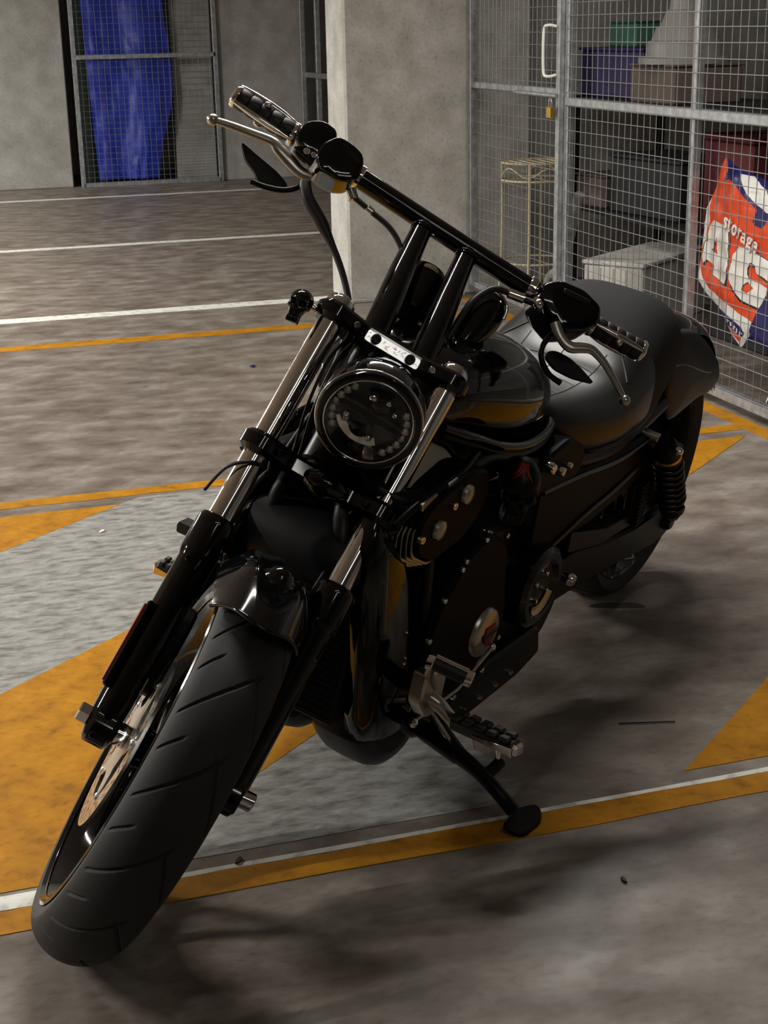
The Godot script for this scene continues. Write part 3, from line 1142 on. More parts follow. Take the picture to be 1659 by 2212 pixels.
func tyre_mesh(R: float, half: float, crown: float, bead_r: float, bead_w: float, reps: int, seg: int) -> MB:
	# cross-section from bead to bead, with cut grooves
	var prof := []
	var m := 120
	for k in m + 1:
		var s := lerpf(-1.0, 1.0, float(k) / m)
		var a := absf(s)
		var p: Vector2
		if a < 0.72:       # tread
			var t := a / 0.72
			var an := t * 1.28
			p = Vector2(R - crown + crown * cos(an), half * sin(an) / sin(1.28) * 0.985)
		else:              # side wall
			var t := (a - 0.72) / 0.28
			var top := Vector2(R - crown + crown * cos(1.28), half * 0.985)
			var low := Vector2(bead_r, bead_w)
			p = top.lerp(low, t) + Vector2(0, 0.002 * sin(t * PI))
		prof.append([p, s])
	var fams := [[-0.62, 0.30, 0.42, 0.0, 0.12], [0.10, 0.62, -0.62, 0.45, -0.1], [-0.64, -0.28, 0.3, 0.5, 0.0]]
	var rows := []
	for k in prof.size():
		var p: Vector2 = prof[k][0]
		var s: float = prof[k][1]
		var row := PackedVector3Array()
		for j in seg:
			var th := TAU * j / seg
			var r := p.x
			var a := absf(s)
			if a < 0.70:
				# three families of cut grooves; distances are taken square to each
				var dep := 0.0
				var per := TAU / reps
				for fam in fams:
					if s < fam[0] or s > fam[1]:
						continue
					var f: float = th - fam[2] * s - fam[3] * per - fam[4] * s * s
					f = (f - round(f / per) * per) * R / sqrt(1.0 + pow((fam[2] + 2.0 * fam[4] * s) * R / (half * 1.5), 2.0))
					var fade := smoothstep(fam[0], fam[0] + 0.08, s) * smoothstep(fam[1], fam[1] - 0.08, s)
					dep = maxf(dep, fade * (1.0 - smoothstep(0.0008, 0.0024, absf(f))))
				r -= 0.004 * dep
			row.append(Vector3(r * cos(th), r * sin(th), -p.y * signf(s)))
		rows.append(row)
	var mb := MB.new()
	mb.sheet(rows, true, false)
	return mb

func disc_mesh(ri: float, ro: float, th: float) -> MB:
	# drilled brake rotor: polar cells, some left open
	var mb := MB.new()
	var na := 180
	var rs := []
	for k in 10:
		rs.append(lerpf(ri, ro, k / 9.0))
	var open := func(i: int, j: int) -> bool:
		var jj := (j % na + na) % na
		if i < 1 or i > 7:
			return false
		match i:
			1, 2: return jj % 12 == 1
			3: return jj % 12 == 5 or jj % 12 == 4
			4, 5: return jj % 12 == 8 or jj % 12 == 1
			6, 7: return jj % 12 == 4 or jj % 12 == 10
		return false
	var P := func(i: int, j: int, z: float) -> Vector3:
		var a := TAU * j / na
		return Vector3(cos(a) * rs[i], sin(a) * rs[i], z)
	for i in 9:
		for j in na:
			if open.call(i, j):
				var c: Vector3 = (P.call(i, j, 0.0) + P.call(i + 1, j + 1, 0.0)) * 0.5
				var q := [P.call(i, j, 0.0), P.call(i + 1, j, 0.0), P.call(i + 1, j + 1, 0.0), P.call(i, j + 1, 0.0)]
				for e in 4:
					var u: Vector3 = q[e]
					var w: Vector3 = q[(e + 1) % 4]
					var up := Vector3(0, 0, th * 0.5)
					var mid: Vector3 = (u + w) * 0.5
					mb.quad_flat(u - up, w - up, w + up, u + up, mid + (mid - c))
				continue
			for s in [-1.0, 1.0]:
				mb.quad_flat(P.call(i, j, s * th * 0.5), P.call(i + 1, j, s * th * 0.5), P.call(i + 1, j + 1, s * th * 0.5), P.call(i, j + 1, s * th * 0.5), Vector3(0, 0, -s))
	mb.lathe([Vector2(ro, -th * 0.5), Vector2(ro, th * 0.5)], Transform3D(ZAX, Vector3.ZERO), na)
	mb.lathe([Vector2(ri, th * 0.5), Vector2(ri, -th * 0.5)], Transform3D(ZAX, Vector3.ZERO), na)
	return mb

func wheel(called: String, xf: Transform3D, R: float, half: float, crown: float, flange: float, fw: float, reps: int, label: String) -> MeshInstance3D:
	# rim shell (inside and lips)
	var rim := MB.new()
	var pr := [Vector2(flange - 0.012, -fw), Vector2(flange, -fw - 0.001), Vector2(flange + 0.002, -fw - 0.004), Vector2(flange - 0.003, -fw - 0.006), Vector2(flange - 0.010, -fw + 0.002), Vector2(flange - 0.022, -fw * 0.72), Vector2(flange - 0.032, -fw * 0.4), Vector2(flange - 0.035, 0)]
	var half_pr := pr.duplicate()
	for k in range(half_pr.size() - 2, -1, -1):
		pr.append(Vector2(half_pr[k].x, -half_pr[k].y))
	rim.lathe(pr, Transform3D(ZAX, Vector3.ZERO), 96)
	var w := put(called, rim, M.gloss, bike, xf)
	w.set_meta("label", label)
	put("tyre", tyre_mesh(R, half, crown, flange - 0.006, fw - 0.002, reps, 840), M.tyre, w)
	var hub := MB.new()
	hub.lathe([Vector2(0.012, -0.062), Vector2(0.034, -0.062), Vector2(0.036, -0.056), Vector2(0.03, -0.03), Vector2(0.028, 0), Vector2(0.03, 0.03), Vector2(0.036, 0.056), Vector2(0.034, 0.062), Vector2(0.012, 0.062)], Transform3D(ZAX, Vector3.ZERO), 36)
	put("hub", hub, M.gloss, w)
	for k in 5:
		var a := TAU * k / 5.0 + 0.35
		for sgn in [-1.0, 1.0]:
			var sp := MB.new()
			var pth := []
			var rad := []
			for q in 9:
				var t := q / 8.0
				var r := lerpf(0.026, flange - 0.03, t)
				var aa: float = a + sgn * (0.05 + 0.13 * t * t)
				pth.append(Vector3(cos(aa) * r, sin(aa) * r, 0.0))
				rad.append(lerpf(0.017, 0.012, t))
			sp.tube(pth, rad, 10, false, false, 1.5, Vector3(0, 0, 1))
			put("spoke", sp, M.gloss, w)
	return w

func wheels() -> void:
	var fw := wheel("front_wheel", FORK * Transform3D(Basis(Vector3.UP, 0.028), Vector3.ZERO), 0.3245, 0.0625, 0.052, 0.265, 0.0565, 15, "gloss black front wheel turned to its left")
	for s in [1.0, -1.0]:
		put("brake_disc", disc_mesh(0.098, 0.143, 0.005), M.steel, fw, Transform3D(Basis(), Vector3(0, 0, 0.064 * s)))
		var car := MB.new()
		var pl := []
		for k in 60:
			var a := TAU * k / 60.0
			var r := 0.06 + 0.044 * pow(maxf(0.0, cos(a * 5.0 * 0.5)) if false else (0.5 + 0.5 * cos(a * 5.0)), 2.2)
			pl.append(Vector2(cos(a), sin(a)) * r)
		car.prism(pl, 0.060 if s > 0 else -0.068, 0.068 if s > 0 else -0.060, 0.001)
		put("disc_carrier", car, M.alu, fw)
		for k in 5:
			var a := TAU * k / 5.0
			var bt := MB.new()
			bt.lathe([Vector2(0.0005, 0), Vector2(0.006, 0), Vector2(0.006, 0.003), Vector2(0.003, 0.005), Vector2(0.0005, 0.005)], Transform3D(ZAX if s > 0 else ZAX.rotated(Vector3.RIGHT, PI), Vector3(cos(a) * 0.097, sin(a) * 0.097, 0.066 * s)), 12)
			put("disc_bolt", bt, M.steel, fw)
	wheel("rear_wheel", Transform3D(Basis(), Vector3(0, 0.325, 0)), 0.325, 0.1185, 0.052, 0.262, 0.10, 14, "wide black rear wheel under the tail")

# ------------------------------------------------------------------ front end (fork frame: x forward, y up the fork from the axle, z to the rider's right)
func fput(called: String, m, mat: Material, parent: Node = null) -> MeshInstance3D:
	return put(called, m, mat, bike if parent == null else parent, FORK if parent == null else Transform3D())

func cyl(m: MB, a: Vector3, b: Vector3, r: float, seg := 20, ch := 0.0015) -> void:
	var L := (b - a).length()
	ch = minf(ch, minf(r * 0.5, L * 0.3))
	m.lathe([Vector2(0.0003, 0), Vector2(r - ch, 0), Vector2(r, ch), Vector2(r, L - ch), Vector2(r - ch, L), Vector2(0.0003, L)], along(a, b - a), seg)

func hexbolt(m: MB, a: Vector3, b: Vector3, r: float) -> void:
	var L := (b - a).length()
	m.prism(ring_poly(Vector2.ZERO, r, 6), 0.0, L, r * 0.12, Transform3D(along(a, b - a).basis * Basis(Vector3(1, 0, 0), Vector3(0, 0, -1), Vector3(0, 1, 0)), a))

const HALF := 0.109

func clamp_outline(back: float, front: float, er: float) -> Array:
	# dog-bone seen along the fork, local x -> w, y -> v
	var o := []
	for k in 13:
		var a := -PI * 0.62 + PI * 1.24 * k / 12.0
		o.append(Vector2(HALF + cos(a) * er, sin(a) * er))
	o.append(Vector2(0.06, front))
	o.append(Vector2(-0.06, front))
	for k in 13:
		var a := PI * 0.38 + PI * 1.24 * k / 12.0
		o.append(Vector2(-HALF + cos(a) * er, sin(a) * er))
	o.append(Vector2(-0.05, back))
	o.append(Vector2(0.05, back))
	return o

func along_fork(y: float) -> Transform3D:   # local x -> w, y -> v, z -> u
	return Transform3D(Basis(Vector3(0, 0, 1), Vector3(1, 0, 0), Vector3(0, 1, 0)), Vector3(0, y, 0))

func front_end() -> void:
	for s in [1.0, -1.0]:
		var w: float = HALF * s
		var base := Transform3D(Basis(), Vector3(0, 0, w))
		var tb := MB.new()
		tb.lathe([Vector2(0.0213, 0.3), Vector2(0.0213, 0.745)], base, 48)
		fput("fork_tube", tb, M.chrome)
		var sl := MB.new()
		sl.lathe([Vector2(0.001, -0.03), Vector2(0.017, -0.03), Vector2(0.022, -0.024), Vector2(0.0265, 0.0), Vector2(0.028, 0.05), Vector2(0.0285, 0.20), Vector2(0.0285, 0.288), Vector2(0.0315, 0.296), Vector2(0.0325, 0.302), Vector2(0.0325, 0.352), Vector2(0.0315, 0.360), Vector2(0.028, 0.366), Vector2(0.0225, 0.368), Vector2(0.0216, 0.362)], base, 40)
		var so := fput("fork_slider", sl, M.gloss)
		var bt := MB.new()
		cyl(bt, Vector3(0.026, 0.286, w + 0.012), Vector3(0.034, 0.284, w + 0.014), 0.0055, 12)
		put("drain_bolt", bt, M.gloss, so)
		# axle lug and pinch bolt at the foot
		var lg := MB.new()
		lg.prism(round_poly([Vector2(-0.026, -0.022), Vector2(0.024, -0.030), Vector2(0.030, -0.008), Vector2(0.024, 0.03), Vector2(-0.02, 0.04)], 0.014), w - 0.021, w + 0.021, 0.006)
		put("axle_lug", lg, M.gloss, so)
		var pb := MB.new()
		cyl(pb, Vector3(0.026, -0.016, w + 0.006), Vector3(0.034, -0.018, w + 0.008), 0.0055, 14)
		put("pinch_bolt", pb, M.gloss, so)
		# chrome top cap
		var cp := MB.new()
		cp.lathe([Vector2(0.001, 0.786), Vector2(0.012, 0.785), Vector2(0.020, 0.781), Vector2(0.0245, 0.774), Vector2(0.0255, 0.766), Vector2(0.0255, 0.758)], base, 32)
		fput("fork_cap", cp, M.chrome)
		# brake caliper behind the leg
		var ca := MB.new()
		ca.prism(round_poly([Vector2(-0.135, 0.085), Vector2(-0.05, 0.07), Vector2(-0.028, 0.11), Vector2(-0.028, 0.20), Vector2(-0.06, 0.235), Vector2(-0.115, 0.20), Vector2(-0.145, 0.14)], 0.018), s * 0.085 - 0.026, s * 0.085 + 0.026, 0.006)
		var co := fput("brake_caliper", ca, M.satin)
		var bl := MB.new()
		cyl(bl, Vector3(-0.07, 0.11, s * 0.113), Vector3(-0.07, 0.11, s * 0.121), 0.008, 12)
		cyl(bl, Vector3(-0.07, 0.19, s * 0.113), Vector3(-0.07, 0.19, s * 0.121), 0.008, 12)
		put("caliper_bolts", bl, M.steel, co)
		# hydraulic line up the leg
		var hl := MB.new()
		hl.tube(curve([Vector3(-0.09, 0.22, s * 0.085), Vector3(-0.07, 0.33, s * 0.085), Vector3(-0.04, 0.44, s * 0.085), Vector3(-0.045, 0.5, s * 0.07), Vector3(-0.05, 0.6, s * 0.06)], 6), 0.0042, 8)
		fput("brake_hose", hl, M.rubber)
	# reflector on the outside of the right leg
	var rb := MB.new()
	rb.box(Vector3(0.012, 0.128, 0.1375), Vector3(0.034, 0.145, 0.010), 0.003)
	var ro := fput("reflector", rb, M.gloss)
	ro.set_meta("label", "narrow orange reflector in a black holder")
	var rg := MB.new()
	rg.box(Vector3(0.006, 0.128, 0.1435), Vector3(0.014, 0.132, 0.004), 0.001)
	put("reflector_glass", rg, M.orange_glass, ro)
	# axle
	var ax := MB.new()
	cyl(ax, Vector3(0, 0.006, -0.128), Vector3(0, 0.006, 0.118), 0.0115, 20)
	var ao := fput("axle", ax, M.steel)
	var nu := MB.new()
	hexbolt(nu, Vector3(0, 0.006, 0.132), Vector3(0, 0.006, 0.152), 0.0165)
	cyl(nu, Vector3(0, 0.006, 0.118), Vector3(0, 0.006, 0.134), 0.013)
	put("axle_nut", nu, M.chrome, ao)
	var nl := MB.new()
	cyl(nl, Vector3(0, 0.006, -0.152), Vector3(0, 0.006, -0.126), 0.0155)
	put("axle_head", nl, M.chrome, ao)
	for s in [1.0, -1.0]:
		var sp := MB.new()
		cyl(sp, Vector3(0, 0.003, 0.0675 * s), Vector3(0, 0.003, 0.086 * s), 0.0185, 28)
		put("axle_spacer", sp, M.chrome, ao)
	# triple clamps
	var up := MB.new()
	up.prism(round_poly(clamp_outline(-0.078, 0.016, 0.034), 0.012, 3), 0.0, 0.032, 0.007, along_fork(0.734))
	var uo := fput("upper_clamp", up, M.gloss)
	for s in [1.0, -1.0]:
		var bt := MB.new()
		cyl(bt, Vector3(0.018, 0.748, s * 0.072), Vector3(0.026, 0.748, s * 0.070), 0.006, 12)
		put("clamp_bolt", bt, M.chrome, uo)
	var lo := MB.new()
	lo.prism(round_poly(clamp_outline(-0.082, 0.012, 0.036), 0.012, 3), 0.0, 0.036, 0.008, along_fork(0.482))
	var loo := fput("lower_clamp", lo, M.gloss)
	for s in [1.0, -1.0]:
		var bt := MB.new()
		cyl(bt, Vector3(0.026, 0.5, s * 0.078), Vector3(0.034, 0.5, s * 0.076), 0.0065, 12)
		put("clamp_bolt", bt, M.gloss, loo)
	var hump := MB.new()
	hump.ball(Vector3(0.006, 0.496, -0.012), Vector3(0.03, 0.022, 0.042), 22)
	put("boss", hump, M.gloss, loo)
	var stem := MB.new()
	cyl(stem, Vector3(-0.05, 0.515, 0), Vector3(-0.05, 0.735, 0), 0.03, 28)
	fput("steering_stem", stem, M.satin)
	# front fender: arched shell with a raised centre rib and rolled edge
	var rows := []
	var inner := []
	for i in 49:
		var t := i / 48.0
		var a := lerpf(-1.1, 0.90, t)
		var hw := 0.079 - 0.008 * smoothstep(0.8, 1.0, t)
		var row := PackedVector3Array()
		var rin := PackedVector3Array()
		for j in 41:
			var s := lerpf(-1.0, 1.0, j / 40.0)
			var fall := 0.046 * pow(absf(s), 3.0)
			var rib := 0.006 * exp(-pow(s / 0.15, 2.0)) * smoothstep(0.0, 0.3, t) * (1.0 - smoothstep(0.80, 0.9, t))
			var dip := 0.010 * pow(absf(s), 2.0)
			# pressed swellings either side of the centre
			var sw := 0.009 * exp(-pow((absf(s) - 0.52) / 0.24, 2.0) - pow((t - 0.80) / 0.11, 2.0)) + 0.006 * exp(-pow((absf(s) - 0.5) / 0.2, 2.0) - pow((t - 0.60) / 0.06, 2.0))
			# the front edge comes to a blunt point in the middle
			var aa := a - 0.17 * pow(absf(s), 2.0) * smoothstep(0.75, 1.0, t)
			var r := 0.351 - fall - dip + rib + sw
			row.append(Vector3(sin(aa) * r, cos(aa) * r, hw * s))
			rin.append(Vector3(sin(aa) * (r - 0.003), cos(aa) * (r - 0.003), hw * s * 0.965))
		rows.append(row)
		inner.append(rin)
	var fd := MB.new()
	fd.sheet(rows, false, false, Vector3(0, 1, 0))
	fd.sheet(inner, false, false, Vector3(0, -1, 0))
	var edge := []
	for p in rows[48]:
		edge.append(p)
	var fo := fput("front_fender", fd, M.gloss)
	fo.set_meta("label", "short gloss black front fender")
	var ed := MB.new()
	ed.tube(edge, 0.0035, 8)
	put("rolled_edge", ed, M.gloss, fo)
	var kn := MB.new()
	kn.lathe([Vector2(0.001, 0.018), Vector2(0.010, 0.0165), Vector2(0.017, 0.011), Vector2(0.020, 0.004), Vector2(0.027, 0.0), Vector2(0.029, -0.006)], along(Vector3(sin(0.52) * 0.352, cos(0.52) * 0.352, 0), Vector3(sin(0.52), cos(0.52), 0)), 28)
	put("fender_boss", kn, M.gloss, fo)
	for s in [1.0, -1.0]:
		# stay to the leg
		var st := MB.new()
		st.prism(round_poly([Vector2(-0.03, 0.24), Vector2(0.02, 0.235), Vector2(0.035, 0.31), Vector2(-0.02, 0.325)], 0.012), s * 0.0785 - 0.003, s * 0.0785 + 0.003, 0.001)
		put("fender_stay", st, M.gloss, fo)
	# skull ornament on a peg at the right end of the upper clamp
	var sk := MB.new()
	sk.nets(skull_field, Vector3(-0.62, -0.95, -0.7), Vector3(0.62, 0.75, 0.72), 0.034, Transform3D(Basis(Vector3(0.28, 0.08, -0.92).normalized(), Vector3(0.15, 0.985, 0.1).normalized(), Vector3(0.92, -0.1, 0.3).normalized()).orthonormalized().scaled(Vector3.ONE * 0.040), Vector3(0.0, 0.735, 0.166)))
	var sko := fput("skull_ornament", sk, M.gloss)
	sko.set_meta("label", "small gloss black skull on the right fork clamp")
	var pg := MB.new()
	cyl(pg, Vector3(0, 0.742, 0.138), Vector3(0, 0.742, 0.16), 0.006, 12)
	put("peg", pg, M.steel, sko)

func smin(a: float, b: float, k: float) -> float:
	var h := clampf(0.5 + 0.5 * (b - a) / k, 0.0, 1.0)
	return lerpf(b, a, h) - k * h * (1.0 - h)

func ell(p: Vector3, c: Vector3, r: Vector3) -> float:
	var q := (p - c) / r
	var l := q.length()
	return (l - 1.0) * minf(r.x, minf(r.y, r.z))

# a skull about one and a half units high, looking along +z
func skull_field(p: Vector3) -> float:
	var ax := Vector3(absf(p.x), p.y, p.z)
	var d := ell(p, Vector3(0, 0.16, -0.06), Vector3(0.5, 0.5, 0.58))
	d = smin(d, ell(p, Vector3(0, -0.22, 0.2), Vector3(0.36, 0.3, 0.34)), 0.12)
	d = smin(d, ell(ax, Vector3(0.3, -0.16, 0.3), Vector3(0.14, 0.1, 0.16)), 0.08)
	d = smin(d, ell(p, Vector3(0, 0.1, 0.42), Vector3(0.4, 0.08, 0.12)), 0.1)
	# jaw
	var q := (p - Vector3(0, -0.58, 0.24)).abs() - Vector3(0.2, 0.2, 0.16)
	var bx := Vector3(maxf(q.x, 0), maxf(q.y, 0), maxf(q.z, 0)).length() + minf(maxf(q.x, maxf(q.y, q.z)), 0.0) - 0.06
	d = smin(d, bx, 0.1)
	# eye sockets, nose, temples, cheek hollows
	d = maxf(d, -(ell(ax, Vector3(0.2, -0.01, 0.5), Vector3(0.145, 0.13, 0.2))))
	d = maxf(d, -(ell(p, Vector3(0, -0.24, 0.55), Vector3(0.07, 0.11, 0.12))))
	d = maxf(d, -(ell(ax, Vector3(0.42, -0.42, 0.22), Vector3(0.14, 0.14, 0.2))))
	# tooth lines
	if p.z > 0.25 and absf(p.y + 0.52) < 0.12:
		d += 0.02 * maxf(0.0, cos(p.x * 48.0)) + (0.03 if absf(p.y + 0.52) < 0.02 else 0.0)
	return d

# ------------------------------------------------------------------ head lamp
func head_lamp() -> void:
	var dir := Vector3(0.747, -0.665, 0.0)
	var xf := along(Vector3(0.128, 0.592, -0.008), dir, Vector3(0, 0, 1))
	var sh := MB.new()
	sh.lathe([Vector2(0.077, 0.0), Vector2(0.0845, -0.004), Vector2(0.0855, -0.03), Vector2(0.082, -0.05), Vector2(0.072, -0.08), Vector2(0.052, -0.105), Vector2(0.026, -0.12), Vector2(0.0005, -0.123)], Transform3D(), 64)
	var ho := put("headlight", sh, M.gloss, bike, FORK * xf)
	ho.set_meta("label", "round LED headlight with two arcs of clear beads")
	var bz := MB.new()
	bz.lathe([Vector2(0.0685, 0.0), Vector2(0.0695, 0.006), Vector2(0.0725, 0.0085), Vector2(0.0775, 0.0085), Vector2(0.0815, 0.0055), Vector2(0.083, 0.0), Vector2(0.0835, -0.006)], Transform3D(), 72)
	put("bezel", bz, M.gloss, ho)
	for q in [[0.0832, -0.001, 0.0019], [0.0695, 0.0068, 0.0014]]:
		var rg := MB.new()
		var pth := []
		for k in 72:
			pth.append(Vector3(cos(TAU * k / 72) * q[0], q[1], sin(TAU * k / 72) * q[0]))
		rg.tube(pth, q[2], 8, false, true)
		put("trim_ring", rg, M.chrome, ho)
	# inside: dark tray, bright lower bowl, divider, projector lenses
	var tray := MB.new()
	tray.lathe([Vector2(0.0005, -0.03), Vector2(0.03, -0.03), Vector2(0.055, -0.026), Vector2(0.066, -0.012), Vector2(0.069, 0.002)], Transform3D(), 56)
	put("lamp_tray", tray, M.tray, ho)
	var bowl := MB.new()
	bowl.lathe([Vector2(0.042, -0.0255), Vector2(0.055, -0.0235), Vector2(0.0645, -0.012), Vector2(0.0675, 0.0)], Transform3D(), 24, 2.5, 4.1)
	put("reflector_bowl", bowl, M.chrome, ho, Transform3D(Basis(Vector3.UP, 0.0), Vector3.ZERO))
	var dv := MB.new()
	dv.box(Vector3(0, -0.012, 0.0), Vector3(0.0016, 0.022, 0.116), 0.0004)
	put("divider", dv, M.satin, ho)
	for q in [[0.022, 0.006, 0.017], [-0.024, -0.004, 0.020], [0.022, 0.032, 0.008], [-0.022, -0.032, 0.009]]:
		var ln := MB.new()
		ln.lathe([Vector2(0.0005, 0.008), Vector2(q[2] * 0.5, 0.0066), Vector2(q[2] * 0.85, 0.003), Vector2(q[2], -0.004), Vector2(q[2] * 1.06, -0.016)], Transform3D(Basis(), Vector3(q[0], -0.016, q[1])), 28)
		put("projector_lens", ln, M.mirror if q[2] < 0.012 else M.gloss, ho)
	for q in [[0.030, -0.012, 0.009], [0.034, 0.014, 0.006], [0.020, 0.030, 0.005], [-0.034, 0.016, 0.006], [-0.015, -0.034, 0.007]]:  # added chrome balls, only there to show bright specks behind the lens
		var rb := MB.new()
		rb.ball(Vector3(q[0], -0.016, q[1]), q[2], 16)
		put("added_glint_ball", rb, M.chrome, ho)
	# arcs of beads
	for s in [0.0, PI]:
		for k in 7:
			var a: float = s + PI * 0.5 + lerpf(-0.68, 0.68, k / 6.0)
			var r := 0.0585
			var at := Vector3(cos(a) * r, -0.004, sin(a) * r)
			var cup := MB.new()
			cup.lathe([Vector2(0.0005, -0.006), Vector2(0.003, -0.006), Vector2(0.0052, 0.0), Vector2(0.0062, 0.002), Vector2(0.0066, 0.0005)], Transform3D(Basis(), at), 16)
			var cu := put("bead_cup", cup, M.chrome, ho)
			var bd := MB.new()
			bd.ball(at + Vector3(0, 0.0005, 0), 0.0040, 12)
			put("bead", bd, M.bead, ho)
	var gl := MB.new()
	gl.lathe([Vector2(0.0005, 0.0165), Vector2(0.02, 0.0157), Vector2(0.04, 0.0133), Vector2(0.058, 0.0095), Vector2(0.0685, 0.0058)], Transform3D(), 56)
	put("lens", gl, M.glass, ho)
	# bracket between the clamps
	var br := MB.new()
	br.tube(curve([Vector3(0.0, 0.73, 0.0), Vector3(0.035, 0.70, 0.0), Vector3(0.05, 0.66, 0.0)], 5), 0.012, 12)
	fput("lamp_bracket", br, M.satin)
	for s in [1.0, -1.0]:
		var b2 := MB.new()
		b2.tube(curve([Vector3(0.0, 0.722, s * 0.05), Vector3(0.03, 0.70, s * 0.052), Vector3(0.055, 0.655, s * 0.05)], 5), 0.009, 10)
		fput("lamp_bracket", b2, M.satin)
	# wiring loom hanging beside the lamp
	for q in [[0.058, 0.0036], [0.07, 0.0028]]:
		var lm := MB.new()
		lm.tube(curve([Vector3(-0.02, 0.735, q[0]), Vector3(0.0, 0.68, q[0] + 0.012), Vector3(0.0, 0.6, q[0] + 0.006), Vector3(-0.02, 0.535, q[0] - 0.01), Vector3(-0.03, 0.49, q[0] - 0.02)], 6), q[1], 8)
		fput("wiring", lm, M.rubber)
	var lw := MB.new()
	lw.tube(curve([Vector3(0.02, 0.47, 0.09), Vector3(0.03, 0.462, 0.115), Vector3(0.01, 0.44, 0.14), Vector3(-0.03, 0.40, 0.15)], 6), 0.003, 8)
	fput("wiring", lw, M.rubber)

# ------------------------------------------------------------------ handlebar and its controls (fork frame)
func bars() -> void:
	var V := -0.12
	var bb := MB.new()
	bb.tube([Vector3(V, 1.030, 0.335), Vector3(V, 1.0265, 0.18), Vector3(V, 1.0225, 0.04), Vector3(V, 1.0205, -0.04), Vector3(V, 1.0195, -0.17), Vector3(V, 1.024, -0.31)], 0.0185, 28)
	fput("handlebar", bb, M.gloss)
	for q in [[0.044, 0.034, 1.0], [-0.047, -0.056, -1.0]]:
		var r := MB.new()
		var p := curve([Vector3(-0.028, 0.758, q[1]), Vector3(-0.05, 0.835, lerpf(q[1], q[0], 0.35)), Vector3(-0.085, 0.925, lerpf(q[1], q[0], 0.75)), Vector3(-0.12, 1.018, q[0])], 6)
		r.tube(p, lerps([0.0235, 0.024, 0.0235, 0.0225, 0.0195, 0.0172], p.size()), 28)
		var ro := fput("riser", r, M.gloss)
		var w := MB.new()
		var ring := []
		for k in 28:
			var a := TAU * k / 28
			ring.append(Vector3(-0.112 + 0.019 * cos(a), 1.003 + 0.006 * cos(a), q[0] + 0.0185 * sin(a)))
		w.tube(ring, 0.0022, 8, false, true)
		put("weld", w, M.gloss, ro)
		var cp := MB.new()
		cp.lathe([Vector2(0.0005, 0.012), Vector2(0.02, 0.011), Vector2(0.027, 0.006), Vector2(0.029, -0.004)], Transform3D(Basis(), Vector3(-0.028, 0.764, q[1])), 28)
		put("riser_collar", cp, M.gloss, ro)
	# engraved plate between the riser feet
	var xf := Transform3D(Basis(Vector3(0, 0, -1), Vector3(0.06, 0.998, 0), Vector3(0.998, -0.06, 0)), Vector3(0.033, 0.739, 0.0025))
	var pl := MB.new()
	pl.prism(round_poly([Vector2(-0.0495, -0.0098), Vector2(0.0495, -0.0098), Vector2(0.0495, 0.0098), Vector2(-0.0495, 0.0098)], 0.006), 0.0, 0.004, 0.0006)
	var po := put("clamp_plate", pl, M.plate, bike, FORK * xf)
	po.set_meta("label", "bright engraved plate with two black bolts")
	for s in [-1.0, 1.0]:
		var b := MB.new()
		b.lathe([Vector2(0.0005, 0.004), Vector2(0.0028, 0.004), Vector2(0.0034, 0.0075), Vector2(0.0072, 0.0075), Vector2(0.0082, 0.006), Vector2(0.0082, 0.0)], Transform3D(Basis(Vector3(1, 0, 0), Vector3(0, 0, 1), Vector3(0, -1, 0)), Vector3(0.032 * s, 0, 0.0042)), 22)
		put("plate_bolt", b, M.gloss, po)
	var rg := RandomNumberGenerator.new()
	rg.seed = 77
	var en := MB.new()
	for k in 26:
		var a := Vector3(rg.randf_range(-0.02, 0.02), rg.randf_range(-0.006, 0.006), 0.0041)
		if k > 19:
			a.x = (0.042 if k % 2 == 0 else -0.043) + rg.randf_range(-0.003, 0.003)
		var an := rg.randf_range(-0.9, 1.4)
		var b := a + Vector3(cos(an), sin(an), 0) * rg.randf_range(0.002, 0.006)
		b.y = clampf(b.y, -0.0085, 0.0085)
		en.tube([a, (a + b) * 0.5 + Vector3(rg.randf_range(-0.001, 0.001), 0.001, 0), b], 0.00035, 5)
	put("engraving", en, M.black_metal, po)

	# ---- grips
	grip(1.0, Vector3(V, 1.0305, 0.318), Vector3(V, 1.035, 0.432))
	grip(-1.0, Vector3(V, 1.0235, -0.306), Vector3(V, 1.029, -0.408))

	# ---- right hand: switch housing, brake master cylinder, lever
	var F := fork_face()
	var sw := MB.new()
	sw.loft(pod_rings([Vector2(0.312, 1.026), Vector2(0.307, 1.05), Vector2(0.283, 1.066), Vector2(0.254, 1.064), Vector2(0.245, 1.04), Vector2(0.25, 1.004), Vector2(0.283, 1.0), Vector2(0.308, 1.006)], -0.155, -0.078))
	fput("switch_housing", sw, M.gloss)
	var mc := MB.new()
	mc.loft(pod_rings([Vector2(0.266, 1.016), Vector2(0.25, 1.042), Vector2(0.222, 1.043), Vector2(0.195, 1.036), Vector2(0.183, 1.012), Vector2(0.19, 0.985), Vector2(0.212, 0.972), Vector2(0.25, 0.972), Vector2(0.266, 0.99)], -0.125, -0.045))
	var mo := fput("brake_master_cylinder", mc, M.gloss)
	var lid := MB.new()
	lid.prism(round_poly([Vector2(0.2, 1.022), Vector2(0.246, 1.03), Vector2(0.242, 1.044), Vector2(0.202, 1.037)], 0.006), -0.118, -0.052, 0.003, F)
	put("reservoir_lid", lid, M.satin, mo)
	var rd := MB.new()
	rd.tube([Vector3(-0.047, 1.031, 0.242), Vector3(-0.046, 1.018, 0.196)], 0.0035, 8)
	put("lid_ridge", rd, M.gloss, mo)
